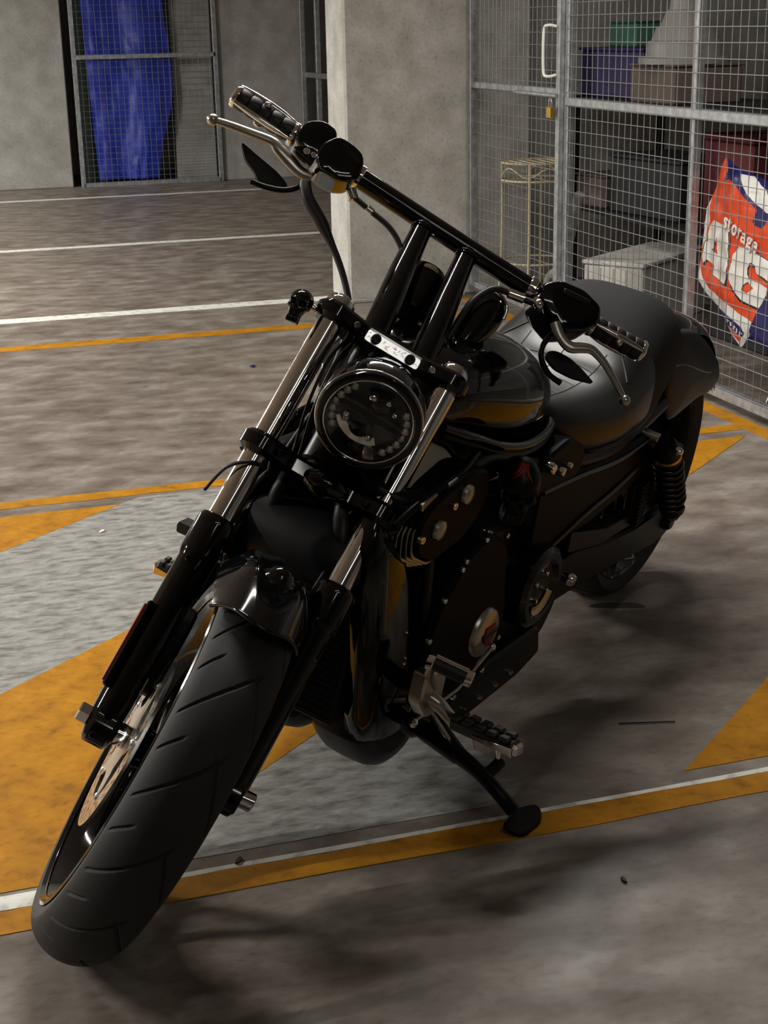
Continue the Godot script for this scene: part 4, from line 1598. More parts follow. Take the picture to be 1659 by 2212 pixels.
	lever(mo, [Vector3(-0.05, 0.953, 0.254), Vector3(-0.048, 0.949, 0.275), Vector3(-0.046, 0.955, 0.30), Vector3(-0.044, 0.961, 0.322), Vector3(-0.044, 0.967, 0.338), Vector3(-0.046, 0.962, 0.37), Vector3(-0.05, 0.955, 0.41), Vector3(-0.052, 0.9495, 0.434)], [0.0085, 0.0105, 0.0125, 0.0105, 0.0085, 0.0078, 0.0072, 0.0062])
	var br := MB.new()
	br.prism(round_poly([Vector2(0.304, 0.972), Vector2(0.286, 0.988), Vector2(0.262, 0.978), Vector2(0.262, 0.962), Vector2(0.284, 0.966)], 0.004), -0.047, -0.026, 0.002, F)
	put("lever_bracket", br, M.gloss, mo)
	var pv := MB.new()
	cyl(pv, Vector3(-0.026, 0.9755, 0.281), Vector3(-0.020, 0.9755, 0.281), 0.0058, 14)
	cyl(pv, Vector3(-0.026, 0.977, 0.268), Vector3(-0.021, 0.977, 0.268), 0.005, 12)
	put("pivot_bolts", pv, M.chrome, mo)
	var clr := MB.new()
	cyl(clr, Vector3(V, 1.0272, 0.193), Vector3(V, 1.0266, 0.178), 0.0225, 28)
	put("bar_clip", clr, M.chrome, mo)

	# ---- left hand: clutch perch and switches, lever
	var lh := MB.new()
	lh.loft(pod_rings([Vector2(-0.178, 1.014), Vector2(-0.203, 1.036), Vector2(-0.25, 1.044), Vector2(-0.292, 1.034), Vector2(-0.302, 1.008), Vector2(-0.292, 0.985), Vector2(-0.25, 0.955), Vector2(-0.212, 0.968), Vector2(-0.186, 0.985)], -0.15, -0.05))
	var lo := fput("clutch_housing", lh, M.gloss)
	var lw := MB.new()
	lw.prism(round_poly([Vector2(-0.215, 1.024), Vector2(-0.268, 1.030), Vector2(-0.266, 1.019), Vector2(-0.22, 1.012)], 0.004), -0.06, -0.046, 0.002, F)
	put("switch_panel", lw, M.matte, lo)
	lever(lo, [Vector3(-0.052, 0.962, -0.23), Vector3(-0.05, 0.944, -0.25), Vector3(-0.047, 0.936, -0.272), Vector3(-0.046, 0.946, -0.292), Vector3(-0.046, 0.952, -0.31), Vector3(-0.048, 0.944, -0.34), Vector3(-0.052, 0.928, -0.372), Vector3(-0.055, 0.912, -0.399)], [0.009, 0.0095, 0.0105, 0.0095, 0.0085, 0.0075, 0.0066, 0.0058])
	var lc := MB.new()
	cyl(lc, Vector3(-0.07, 0.989, -0.182), Vector3(-0.072, 0.982, -0.205), 0.011, 18)
	lc.ball(Vector3(-0.062, 0.979, -0.192), 0.010, 14)
	put("cable_ferrule", lc, M.chrome, lo)
	var lcl := MB.new()
	cyl(lcl, Vector3(V, 1.0203, -0.168), Vector3(V, 1.0208, -0.182), 0.022, 28)
	put("bar_clip", lcl, M.chrome, lo)

	# ---- mirrors slung under the bar ends: hooked stem and a pointed blade
	mirror([Vector3(-0.085, 0.975, 0.256), Vector3(-0.09, 0.945, 0.262), Vector3(-0.095, 0.926, 0.28), Vector3(-0.098, 0.914, 0.309), Vector3(-0.10, 0.909, 0.337)], [Vector2(0.385, 0.961), Vector2(0.363, 0.937), Vector2(0.339, 0.928), Vector2(0.326, 0.915), Vector2(0.298, 0.917), Vector2(0.278, 0.925), Vector2(0.280, 0.938), Vector2(0.306, 0.948), Vector2(0.346, 0.954)], -0.104)
	mirror([Vector3(-0.08, 0.958, -0.243), Vector3(-0.082, 0.929, -0.236), Vector3(-0.084, 0.906, -0.244), Vector3(-0.086, 0.889, -0.268), Vector3(-0.088, 0.886, -0.296)], [Vector2(-0.350, 0.9175), Vector2(-0.311, 0.905), Vector2(-0.275, 0.902), Vector2(-0.250, 0.912), Vector2(-0.249, 0.924), Vector2(-0.262, 0.932), Vector2(-0.291, 0.934), Vector2(-0.322, 0.927)], -0.09)

	# ---- hoses and cables
	var h1 := MB.new()
	var hp := curve([Vector3(-0.085, 0.972, 0.262), Vector3(-0.082, 0.95, 0.256), Vector3(-0.08, 0.928, 0.240), Vector3(-0.08, 0.908, 0.207), Vector3(-0.08, 0.890, 0.180), Vector3(-0.08, 0.864, 0.146), Vector3(-0.078, 0.830, 0.112), Vector3(-0.072, 0.795, 0.088), Vector3(-0.06, 0.74, 0.07), Vector3(-0.055, 0.66, 0.06)], 5)
	h1.tube(hp, lerps([0.006, 0.010, 0.0118, 0.0112, 0.0062, 0.0058, 0.0058, 0.0058, 0.0058], hp.size()), 12)
	fput("brake_hose", h1, M.rubber)
	var h2 := MB.new()
	h2.tube(curve([Vector3(-0.10, 0.984, 0.183), Vector3(-0.10, 0.981, 0.163), Vector3(-0.10, 0.977, 0.138), Vector3(-0.10, 0.970, 0.097), Vector3(-0.10, 0.952, 0.064), Vector3(-0.10, 0.925, 0.038), Vector3(-0.09, 0.86, 0.02), Vector3(-0.07, 0.78, 0.012)], 6), 0.0052, 10)
	var h2o := fput("throttle_cable", h2, M.rubber)
	var fe := MB.new()
	cyl(fe, Vector3(-0.10, 0.992, 0.186), Vector3(-0.10, 0.978, 0.172), 0.0095, 16)
	cyl(fe, Vector3(-0.10, 0.9785, 0.146), Vector3(-0.10, 0.976, 0.132), 0.0068, 14)
	put("ferrule", fe, M.steel, h2o)
	var h3 := MB.new()
	h3.tube(curve([Vector3(-0.075, 0.981, -0.186), Vector3(-0.08, 0.978, -0.16), Vector3(-0.082, 0.975, -0.135), Vector3(-0.08, 0.970, -0.118), Vector3(-0.08, 0.955, -0.103), Vector3(-0.08, 0.915, -0.088), Vector3(-0.078, 0.836, -0.083), Vector3(-0.07, 0.775, -0.08), Vector3(-0.06, 0.70, -0.075)], 6), 0.006, 10)
	var h3o := fput("clutch_cable", h3, M.rubber)
	var f3 := MB.new()
	cyl(f3, Vector3(-0.08, 0.980, -0.168), Vector3(-0.082, 0.9755, -0.138), 0.0092, 16)
	put("ferrule", f3, M.chrome, h3o)

	# ---- instruments behind the risers
	var g := MB.new()
	g.lathe([Vector2(0.0005, -0.085), Vector2(0.026, -0.08), Vector2(0.036, -0.055), Vector2(0.040, -0.02), Vector2(0.041, 0.0), Vector2(0.038, 0.004)], along(Vector3(-0.145, 0.935, -0.006), Vector3(-0.35, 0.937, 0.0)), 36)
	var go := fput("speedometer", g, M.gloss)
	var gr := MB.new()
	gr.lathe([Vector2(0.034, 0.004), Vector2(0.037, 0.011), Vector2(0.041, 0.010), Vector2(0.043, 0.003), Vector2(0.042, -0.003)], along(Vector3(-0.145, 0.935, -0.006), Vector3(-0.35, 0.937, 0.0)), 40)
	put("bezel", gr, M.chrome, go)
	var gg := MB.new()
	gg.lathe([Vector2(0.0005, 0.006), Vector2(0.036, 0.005)], along(Vector3(-0.145, 0.935, -0.006), Vector3(-0.35, 0.937, 0.0)), 36)
	put("dial", gg, M.mirror, go)
	var tp := MB.new()
	tp.loft(tear_rings(Vector3(-0.10, 0.826, -0.106), Vector3(-0.125, 0.962, -0.128)))
	var tpo := fput("instrument_pod", tp, M.gloss)
	tpo.set_meta("label", "gloss black teardrop instrument pod behind the left riser")
	var tb := MB.new()
	tb.tube(curve([Vector3(-0.11, 0.975, -0.105), Vector3(-0.105, 0.976, -0.128), Vector3(-0.108, 0.962, -0.152), Vector3(-0.11, 0.94, -0.158)], 6), 0.003, 8)
	put("pod_rim", tb, M.chrome, tpo)

# closed rings for a soft-edged housing: an outline in (w, u) swelling between two depths
func pod_rings(poly: Array, v0: float, v1: float) -> Array:
	var pl := round_poly(poly, 0.010, 4)
	var c := Vector2.ZERO
	for p in pl:
		c += p
	c /= pl.size()
	var out := []
	for q in [[0.0, 0.5], [0.0, 0.86], [0.03, 0.94], [0.10, 0.99], [0.2, 1.0], [0.8, 1.0], [0.90, 0.99], [0.965, 0.945], [0.99, 0.88], [1.0, 0.6]]:
		var row := PackedVector3Array()
		for p in pl:
			var s: Vector2 = c + (p - c) * q[1]
			row.append(Vector3(lerpf(v0, v1, q[0]), s.y, s.x))
		out.append(row)
	return out

func tear_rings(a: Vector3, b: Vector3) -> Array:
	var xf := along(a, b - a, Vector3(0, 0, 1))
	var L := (b - a).length()
	var out := []
	for q in [[-0.04, 0.12], [0.0, 0.3], [0.15, 0.52], [0.35, 0.72], [0.55, 0.9], [0.75, 1.0], [0.9, 0.97], [1.0, 0.84], [1.06, 0.6], [1.09, 0.3]]:
		var row := PackedVector3Array()
		for k in 28:
			var an := TAU * k / 28
			row.append(xf * Vector3(cos(an) * 0.03 * q[1], L * q[0], sin(an) * 0.036 * q[1]))
		out.append(row)
	return out

func grip(s: float, a: Vector3, b: Vector3) -> void:
	var L := (b - a).length()
	var xf := along(a, b - a, Vector3(1, 0, 0))
	var prof := [Vector2(0.0005, 0.0), Vector2(0.0195, 0.0)]
	for k in 5:
		var y0 := L * (0.03 + 0.188 * k)
		var y1 := L * (0.03 + 0.188 * (k + 1))
		prof.append(Vector2(0.0175, y0))
		prof.append(Vector2(0.0192, y0 + 0.002))
		prof.append(Vector2(0.0202, (y0 + y1) * 0.5))
		prof.append(Vector2(0.0192, y1 - 0.002))
	prof.append(Vector2(0.0175, L * 0.975))
	prof.append(Vector2(0.0005, L * 0.975))
	var g := MB.new()
	g.lathe(prof, xf, 28)
	var go := fput("grip", g, M.rubber)
	# three chrome flutes, a raised badge, chrome ends
	for k in 3:
		var an := TAU * k / 3.0 + (-0.6 if s > 0 else 0.35)
		var d := Vector3(cos(an), 0, sin(an))
		var st := MB.new()
		var p := []
		for q in 9:
			var t := q / 8.0
			p.append(xf * (d * (0.0175 + 0.0022 * sin(t * PI)) + Vector3(0, L * lerpf(0.02, 1.0, t), 0)))
		st.tube(p, lerps([0.003, 0.0058, 0.006, 0.0055, 0.004], 9), 10)
		put("chrome_flute", st, M.chrome, go)
	var bd := MB.new()
	bd.ball(xf * (Vector3(cos(0.5), 0, sin(0.5)) * 0.0198 + Vector3(0, L * 0.52, 0)), Vector3(0.0055, 0.0075, 0.0055), 14, xf.basis)
	bd.ball(xf * (Vector3(cos(-2.2), 0, sin(-2.2)) * 0.0198 + Vector3(0, L * 0.52, 0)), Vector3(0.0055, 0.0075, 0.0055), 14, xf.basis)
	put("badge", bd, M.chrome, go)
	var en := MB.new()
	en.lathe([Vector2(0.0192, L * 0.955), Vector2(0.0212, L * 0.965), Vector2(0.0215, L * 0.99), Vector2(0.0195, L * 1.03), Vector2(0.013, L * 1.06), Vector2(0.0005, L * 1.07)], xf, 28)
	put("grip_end", en, M.chrome, go)
	var fl := MB.new()
	fl.lathe([Vector2(0.0005, -0.006), Vector2(0.0215, -0.006), Vector2(0.0225, -0.003), Vector2(0.0215, 0.002), Vector2(0.0195, 0.003)], xf, 28)
	put("grip_flange", fl, M.chrome, go)

func lever(parent: Node, pts: Array, rad: Array) -> void:
	var p := curve(pts, 5)
	var m := MB.new()
	m.tube(p, lerps(rad, p.size()), 14, true, false, 0.72, Vector3(1, 0, 0))
	m.ball(pts[pts.size() - 1] + (pts[pts.size() - 1] - pts[pts.size() - 2]).normalized() * 0.006, 0.0098, 16)
	put("lever", m, M.alu, parent)

func mirror(stem: Array, blade: Array, v: float) -> void:
	var m := MB.new()
	m.tube(curve(stem, 6), 0.0052, 12)
	var o := fput("mirror", m, M.satin)
	o.set_meta("label", "pointed black mirror on a hooked stem under the bar")
	var b := MB.new()
	b.prism(round_poly(blade, 0.008, 3), v - 0.005, v + 0.005, 0.003, fork_face())
	put("mirror_shell", b, M.matte, o)
	var gl := MB.new()
	var c := Vector2.ZERO
	for p in blade:
		c += p
	c /= blade.size()
	var inn := []
	for p in blade:
		inn.append(c + (p - c) * 0.88)
	gl.prism(round_poly(inn, 0.006, 3), v - 0.0062, v - 0.0050, 0.0003, fork_face())
	put("mirror_glass", gl, M.mirror, o)

# ------------------------------------------------------------------ body (bike frame: x forward from the rear contact, y up, z to the rider's right)
func bput(called: String, m, mat: Material, parent: Node = null) -> MeshInstance3D:
	return put(called, m, mat, bike if parent == null else parent)

func v2(a: Array) -> Array:
	var o := []
	for p in a:
		o.append(Vector2(p[0], p[1]))
	return o

func side_panel(called: String, pts: Array, z0: float, z1: float, rnd: float, bev: float, mat: Material, parent: Node = null) -> MeshInstance3D:
	var m := MB.new()
	m.prism(round_poly(v2(pts), rnd, 4), minf(z0, z1), maxf(z0, z1), bev)
	return bput(called, m, mat, parent)

# ring of a soft box section at station x
func section(x: float, hw: float, y0: float, y1: float, pw := 2.6, seg := 40, flat := 0.0, widest := 0.45) -> PackedVector3Array:
	var row := PackedVector3Array()
	var yc := lerpf(y0, y1, widest)
	for k in seg:
		var a := TAU * k / seg
		var cx := cos(a)
		var sy := sin(a)
		var px := signf(cx) * pow(absf(cx), 2.0 / pw)
		var py := signf(sy) * pow(absf(sy), 2.0 / pw)
		var y := yc + (py * (y1 - yc) if py > 0.0 else py * (yc - y0))
		row.append(Vector3(x, y, px * hw))
	return row

func loft_stations(st: Array, pw := 2.6, seg := 40, per := 4, widest := 0.45) -> Array:
	# st: [x, half width, bottom, top]; smoothed between stations
	var a := []
	var b := []
	for s in st:
		a.append(Vector3(s[0], s[1], s[2]))
		b.append(Vector3(s[3], 0, 0))
	var ca := curve(a, per)
	var cb := curve(b, per)
	var rings := []
	for k in ca.size():
		rings.append(section(ca[k].x, ca[k].y, ca[k].z, cb[k].x, pw, seg, 0.0, widest))
	return rings

func body_frame() -> void:
	# steering head
	var sh := MB.new()
	var ax := Vector3(-0.66497, 0.74687, 0)
	var p0 := Vector3(1.665, 0.292, 0)
	cyl(sh, p0 + ax * 0.53, p0 + ax * 0.725, 0.04, 28, 0.004)
	bput("steering_head", sh, M.satin)
	for s in [-1.0, 1.0]:
		var z: float = 0.15 * s
		# perimeter rail
		var r := MB.new()
		var p := curve([Vector3(1.285, 0.72, 0.05 * s), Vector3(1.30, 0.685, 0.10 * s), Vector3(1.265, 0.668, z), Vector3(1.165, 0.672, z), Vector3(1.04, 0.675, z), Vector3(0.94, 0.652, z), Vector3(0.80, 0.60, z), Vector3(0.62, 0.56, z), Vector3(0.45, 0.535, z), Vector3(0.28, 0.54, z * 0.95), Vector3(0.12, 0.56, z * 0.9)], 5)
		r.tube(p, 0.019, 16)
		var ro := bput("frame_rail", r, M.satin)
		var ru := MB.new()
		ru.tube(curve([Vector3(1.335, 0.62, 0.09 * s), Vector3(1.30, 0.632, z), Vector3(1.2, 0.643, z * 1.02), Vector3(1.08, 0.648, z * 1.02), Vector3(0.98, 0.635, z)], 5), 0.012, 12)
		put("lower_rail", ru, M.gloss, ro)
		# down tube
		var d := MB.new()
		d.tube(curve([Vector3(1.30, 0.67, 0.09 * s), Vector3(1.30, 0.55, 0.135 * s), Vector3(1.27, 0.4, z), Vector3(1.21, 0.25, z), Vector3(1.12, 0.16, z), Vector3(1.0, 0.135, z * 0.9), Vector3(0.85, 0.125, z * 0.8)], 6), 0.017, 14)
		bput("down_tube", d, M.satin)
		# intake panel beside the steering head
		var ip := MB.new()
		var tilt := Transform3D(Basis(Vector3.RIGHT, -s * 0.5), Vector3(0, 0.70, s * 0.118))
		ip.prism(round_poly(v2([[1.255, 0.035], [1.181, 0.047], [1.116, 0.013], [1.098, -0.017], [1.156, -0.046], [1.24, -0.037], [1.27, 0.0]]), 0.018, 4), -0.006, 0.006, 0.003, tilt)
		bput("intake_panel", ip, M.panel).set_meta("label", "matt grey intake panel")
		var fr := MB.new()
		var loop := round_poly(v2([[1.262, 0.742], [1.181, 0.750], [1.110, 0.718], [1.088, 0.684], [1.150, 0.653], [1.246, 0.660], [1.28, 0.70]]), 0.02, 4)
		var lp := []
		for q in loop:
			lp.append(tilt * Vector3(q.x, (q.y - 0.70) * 1.12, 0.0))
		fr.tube(lp, 0.008, 10, false, true)
		bput("panel_frame", fr, M.gloss)
	# airbox behind the panels fills the middle
	var ab := MB.new()
	ab.loft(loft_stations([[0.86, 0.10, 0.6, 0.68], [1.0, 0.105, 0.58, 0.72], [1.15, 0.10, 0.57, 0.75], [1.26, 0.07, 0.58, 0.74]], 4.0))
	bput("airbox", ab, M.matte)
	# radiator and its shroud
	var core := MB.new()
	core.box(Vector3(1.315, 0.43, 0.0), Vector3(0.04, 0.34, 0.24), 0.004, Basis(Vector3(0, 0, 1), 0.22))
	var co := bput("radiator", core, M.matte)
	for k in 26:
		var f := MB.new()
		var y := 0.28 + 0.0115 * k
		f.box(Vector3(1.337 - (y - 0.43) * 0.22, y, 0.0), Vector3(0.006, 0.0022, 0.23), 0.0005)
		put("radiator_fin", f, M.black_metal, co)
	for s in [-1.0, 1.0]:
		var m := MB.new()
		var st := []
		# side cowl: a blade that wraps the radiator end, lofted from top to bottom
		for q in [[0.640, 1.345, 1.30, 0.10, 0.14], [0.60, 1.375, 1.275, 0.10, 0.165], [0.54, 1.385, 1.245, 0.105, 0.175], [0.45, 1.37, 1.215, 0.11, 0.178], [0.36, 1.35, 1.18, 0.11, 0.176], [0.27, 1.335, 1.14, 0.105, 0.172], [0.21, 1.31, 1.125, 0.095, 0.165], [0.17, 1.265, 1.14, 0.085, 0.150], [0.15, 1.22, 1.165, 0.08, 0.125]]:
			var row := PackedVector3Array()
			for k in 20:
				var a := TAU * k / 20
				var cx := signf(cos(a)) * pow(absf(cos(a)), 0.7)
				var cz := signf(sin(a)) * pow(absf(sin(a)), 0.7)
				row.append(Vector3(lerpf(q[2], q[1], cx * 0.5 + 0.5), q[0] + 0.012 * cx, s * lerpf(q[3], q[4], cz * 0.5 + 0.5)))
			st.append(row)
		m.loft(st)
		var so := bput("radiator_cowl", m, M.gloss)
		var ins := MB.new()
		ins.box(Vector3(1.195, 0.45, s * 0.172), Vector3(0.02, 0.22, 0.012), 0.004, Basis(Vector3(0, 0, 1), -0.15))
		put("cowl_vent", ins, M.panel if false else M.matte, so)
	# lower cowl: two lobes under the radiator
	var lc := MB.new()
	lc.loft(loft_x([[1.09, 0.145, 0.22], [1.13, 0.118, 0.25], [1.19, 0.112, 0.28], [1.25, 0.135, 0.29], [1.29, 0.18, 0.28], [1.315, 0.22, 0.26]], -0.160, -0.03))
	bput("lower_cowl", lc, M.satin)
	var lr := MB.new()
	lr.loft(loft_x([[1.15, 0.19, 0.26], [1.2, 0.165, 0.29], [1.26, 0.16, 0.305], [1.31, 0.18, 0.305], [1.345, 0.22, 0.28]], -0.028, 0.14))
	bput("lower_cowl", lr, M.satin)
	# upper radiator roll and its gloss ear on the right
	var ur := MB.new()
	ur.tube([Vector3(1.315, 0.555, -0.07), Vector3(1.32, 0.56, -0.05), Vector3(1.325, 0.56, 0.09), Vector3(1.325, 0.56, 0.105)], [0.05, 0.06, 0.062, 0.05], 28)
	bput("radiator_hood", ur, M.matte)
	var ear := MB.new()
	ear.loft(loft_x([[1.255, 0.52, 0.585], [1.3, 0.50, 0.615], [1.36, 0.505, 0.61], [1.41, 0.52, 0.585], [1.43, 0.535, 0.56]], 0.085, 0.15))
	bput("radiator_ear", ear, M.gloss)
	# coolant hoses and looms behind the lower clamp
	for q in [[0.05, 0.011], [-0.055, 0.012], [0.1, 0.007]]:
		var h := MB.new()
		h.tube(curve([Vector3(1.28, 0.63, q[0]), Vector3(1.33, 0.655, q[0] * 1.1), Vector3(1.345, 0.61, q[0] * 1.3), Vector3(1.30, 0.52, q[0] * 1.5)], 6), q[1], 12)
		bput("hose", h, M.rubber)

# rings across z for a lobe given by stations [x, bottom, top]; rounded towards both ends
func loft_x(st: Array, z0: float, z1: float) -> Array:
	var rings := []
	var up := []
	var dn := []
	for s in st:
		up.append(Vector3(s[0], s[2], 0))
		dn.append(Vector3(s[0], s[1], 0))
	up = curve(up, 4)
	dn = curve(dn, 4)
	var c := Vector3.ZERO
	for p in up:
		c += p
	for p in dn:
		c += p
	c /= up.size() + dn.size()
	for q in [[0.0, 0.55], [0.03, 0.76], [0.1, 0.9], [0.22, 0.98], [0.4, 1.0], [0.6, 1.0], [0.78, 0.98], [0.9, 0.9], [0.97, 0.76], [1.0, 0.55]]:
		var row := PackedVector3Array()
		for p in up:
			row.append(c + (p - c) * q[1] + Vector3(0, 0, lerpf(z0, z1, q[0])))
		for k in range(dn.size() - 1, -1, -1):
			row.append(c + (dn[k] - c) * q[1] + Vector3(0, 0, lerpf(z0, z1, q[0])))
		rings.append(row)
	return rings

func engine() -> void:
	# crankcase
	var cc := MB.new()
	cc.prism(round_poly(v2([[0.50, 0.20], [0.56, 0.12], [0.95, 0.105], [1.12, 0.15], [1.17, 0.28], [1.12, 0.42], [0.98, 0.50], [0.70, 0.48], [0.52, 0.40]]), 0.04), -0.14, 0.14, 0.012)
	bput("crankcase", cc, M.satin)
	# cylinders of the vee
	for q in [[Vector3(1.03, 0.40, 0), Vector3(1.165, 0.585, 0)], [Vector3(0.80, 0.40, 0), Vector3(0.72, 0.57, 0)]]:
		var c := MB.new()
		var d: Vector3 = (q[1] - q[0]).normalized()
		var prof := []
		var L: float = (q[1] - q[0]).length()
		prof.append(Vector2(0.001, 0))
		for k in 8:
			prof.append(Vector2(0.098, L * (k + 0.1) / 8.0))
			prof.append(Vector2(0.098, L * (k + 0.45) / 8.0))
			prof.append(Vector2(0.09, L * (k + 0.55) / 8.0))
			prof.append(Vector2(0.09, L * (k + 0.95) / 8.0))
		prof.append(Vector2(0.001, L))
		c.lathe(prof, along(q[0], d), 40)
		bput("cylinder", c, M.satin)
	# front cylinder head: black cover, finned bright edge below it, round plugs
	var out := [[1.306, 0.640], [1.286, 0.672], [1.238, 0.688], [1.135, 0.702], [1.080, 0.690], [1.068, 0.645], [1.086, 0.612], [1.138, 0.576], [1.243, 0.562], [1.30, 0.595]]
	var hd := side_panel("cylinder_head", out, -0.192, 0.15, 0.02, 0.006, M.cover)
	for k in 6:
		var o := []
		for p in out:
			var dx: float = p[0] - 1.19
			var dy: float = p[1] - 0.66
			var push := 0.004 + 0.0042 * k
			if dy < 0.0:
				o.append([p[0] + push * dx / 0.12 * 0.7, p[1] - push])
			else:
				o.append([lerpf(p[0], 1.19, 0.05), p[1] - 0.004])
		side_panel("head_fin", o, -0.1835 + 0.0078 * k, -0.1800 + 0.0078 * k, 0.012, 0.0006, M.alu, hd)
	for q in [[1.241, 0.635], [1.160, 0.675]]:
		var b := MB.new()
		b.lathe([Vector2(0.0005, 0.011), Vector2(0.010, 0.010), Vector2(0.0165, 0.007), Vector2(0.0185, 0.002), Vector2(0.0185, -0.002)], Transform3D(Basis(Vector3(1, 0, 0), Vector3(0, 0, -1), Vector3(0, 1, 0)), Vector3(q[0], q[1] - 0.008, -0.192)), 28)
		put("head_plug", b, M.alu, hd)
	for q in [[1.298, 0.634], [1.203, 0.665]]:
		var b := MB.new()
		b.lathe([Vector2(0.0005, 0.004), Vector2(0.0025, 0.004), Vector2(0.003, 0.007), Vector2(0.006, 0.007), Vector2(0.0072, 0.005), Vector2(0.0072, -0.002)], Transform3D(Basis(Vector3(1, 0, 0), Vector3(0, 0, -1), Vector3(0, 1, 0)), Vector3(q[0], q[1] - 0.006, -0.192)), 18)
		put("head_bolt", b, M.chrome, hd)
	# rear head
	var rh := side_panel("cylinder_head", [[0.84, 0.56], [0.82, 0.62], [0.70, 0.64], [0.62, 0.60], [0.62, 0.55], [0.72, 0.52]], -0.175, 0.15, 0.02, 0.006, M.cover)
	for q in [[0.795, 0.605, 0.012], [0.745, 0.585, 0.010], [0.715, 0.59, 0.007]]:
		var b := MB.new()
		b.lathe([Vector2(0.0005, 0.016), Vector2(q[2] * 0.8, 0.014), Vector2(q[2], 0.008), Vector2(q[2], -0.002)], Transform3D(Basis(Vector3(1, 0, 0), Vector3(0, 0, -1), Vector3(0, 1, 0)), Vector3(q[0], q[1], -0.176)), 18)
		put("head_plug", b, M.chrome, rh)
	# fuel rail pieces lying on the frame rail
	for q in [[Vector3(1.290, 0.676, -0.176), Vector3(1.243, 0.684, -0.176), 0.0085], [Vector3(1.208, 0.689, -0.176), Vector3(1.178, 0.694, -0.176), 0.0075]]:
		var b := MB.new()
		var xf := along(Vector3.ZERO, q[1] - q[0], Vector3(0, 0, 1))
		b.box((q[0] + q[1]) * 0.5, Vector3(q[2] * 1.6, (q[1] - q[0]).length(), q[2] * 1.8), 0.002, xf.basis)
		bput("fuel_clip", b, M.alu)
	var ft := MB.new()
	ft.tube(curve([Vector3(1.34, 0.655, -0.165), Vector3(1.29, 0.678, -0.172), Vector3(1.22, 0.688, -0.174), Vector3(1.14, 0.70, -0.172), Vector3(1.06, 0.70, -0.15)], 5), 0.007, 12)
	bput("fuel_rail", ft, M.satin)
	# left covers
	var cv := side_panel("crank_cover", [[0.995, 0.535], [0.940, 0.495], [0.930, 0.43], [0.90, 0.35], [0.905, 0.27], [0.96, 0.225], [1.06, 0.215], [1.15, 0.27], [1.205, 0.36], [1.205, 0.42], [1.17, 0.475], [1.106, 0.535], [1.05, 0.55]], -0.196, -0.13, 0.03, 0.01, M.cover)
	for q in [[0.965, 0.525], [1.05, 0.545], [1.115, 0.525], [1.172, 0.468], [1.203, 0.40], [1.19, 0.34], [1.145, 0.268], [1.06, 0.222], [0.955, 0.235], [0.912, 0.29], [1.125, 0.512], [1.195, 0.33]]:
		var b := MB.new()
		b.lathe([Vector2(0.0005, 0.006), Vector2(0.0045, 0.006), Vector2(0.0058, 0.004), Vector2(0.0058, -0.002)], Transform3D(Basis(Vector3(1, 0, 0), Vector3(0, 0, -1), Vector3(0, 1, 0)), Vector3(q[0], q[1], -0.192)), 12)
		put("cover_bolt", b, M.chrome, cv)
	var ck := MB.new()
	ck.lathe([Vector2(0.0005, 0.016), Vector2(0.03, 0.0145), Vector2(0.043, 0.011), Vector2(0.0485, 0.006), Vector2(0.050, -0.002)], Transform3D(Basis(Vector3(1, 0, 0), Vector3(0, 0, -1), Vector3(0, 1, 0)), Vector3(0.993, 0.335, -0.196)), 40)
	var cko := bput("clutch_cover", ck, M.alu)
	cko.set_meta("label", "round bright clutch cover with a dark red shield emblem")
	# emblem: outlined bar across a shield
	var em := MB.new()
	em.prism(round_poly(v2([[-0.02, 0.020], [0.02, 0.020], [0.021, -0.002], [0.012, -0.018], [0.0, -0.025], [-0.012, -0.018], [-0.021, -0.002]]), 0.005), 0.0, 0.0012, 0.0003, Transform3D(Basis(Vector3(-1, 0, 0), Vector3(0, 1, 0), Vector3(0, 0, -1)), Vector3(0.993, 0.335, -0.2115)))
	put("emblem_shield", em, M.red_paint, cko)
	var eb := MB.new()
	eb.box(Vector3(0.993, 0.337, -0.2125), Vector3(0.056, 0.010, 0.0016), 0.0004)
	put("emblem_bar", eb, M.black_metal, cko)
	# sprocket cover with bright ring
	var sc := MB.new()
	sc.lathe([Vector2(0.0005, 0.0), Vector2(0.02, 0.002), Vector2(0.052, 0.004), Vector2(0.062, 0.014), Vector2(0.076, 0.014), Vector2(0.086, 0.006), Vector2(0.09, -0.02), Vector2(0.092, -0.05)], Transform3D(Basis(Vector3(1, 0, 0), Vector3(0, 0, -1), Vector3(0, 1, 0)), Vector3(0.745, 0.335, -0.185)), 48)
	var sco := bput("sprocket_cover", sc, M.gloss)
	for q in [[0.4, 1.9], [3.6, 5.2]]:
		var rr := MB.new()
		rr.lathe([Vector2(0.042, 0.0056), Vector2(0.052, 0.0064), Vector2(0.0585, 0.0115)], Transform3D(Basis(Vector3(1, 0, 0), Vector3(0, 0, -1), Vector3(0, 1, 0)), Vector3(0.745, 0.335, -0.1855)), 24, q[0], q[1])
		put("bright_ring", rr, M.alu, sco)
	for k in 4:
		var a := TAU * k / 4 + 0.5
		var b := MB.new()
		b.lathe([Vector2(0.0005, 0.01), Vector2(0.005, 0.009), Vector2(0.006, 0.0)], Transform3D(Basis(Vector3(1, 0, 0), Vector3(0, 0, -1), Vector3(0, 1, 0)), Vector3(0.745 + cos(a) * 0.03, 0.335 + sin(a) * 0.03, -0.187)), 12)
		put("cover_bolt", b, M.chrome, sco)
	var pv := MB.new()
	pv.lathe([Vector2(0.0005, 0.014), Vector2(0.010, 0.013), Vector2(0.0135, 0.009), Vector2(0.0145, 0.0), Vector2(0.011, -0.004), Vector2(0.009, -0.03)], Transform3D(Basis(Vector3(1, 0, 0), Vector3(0, 0, -1), Vector3(0, 1, 0)), Vector3(0.612, 0.308, -0.196)), 24)
	bput("pivot_cap", pv, M.chrome)
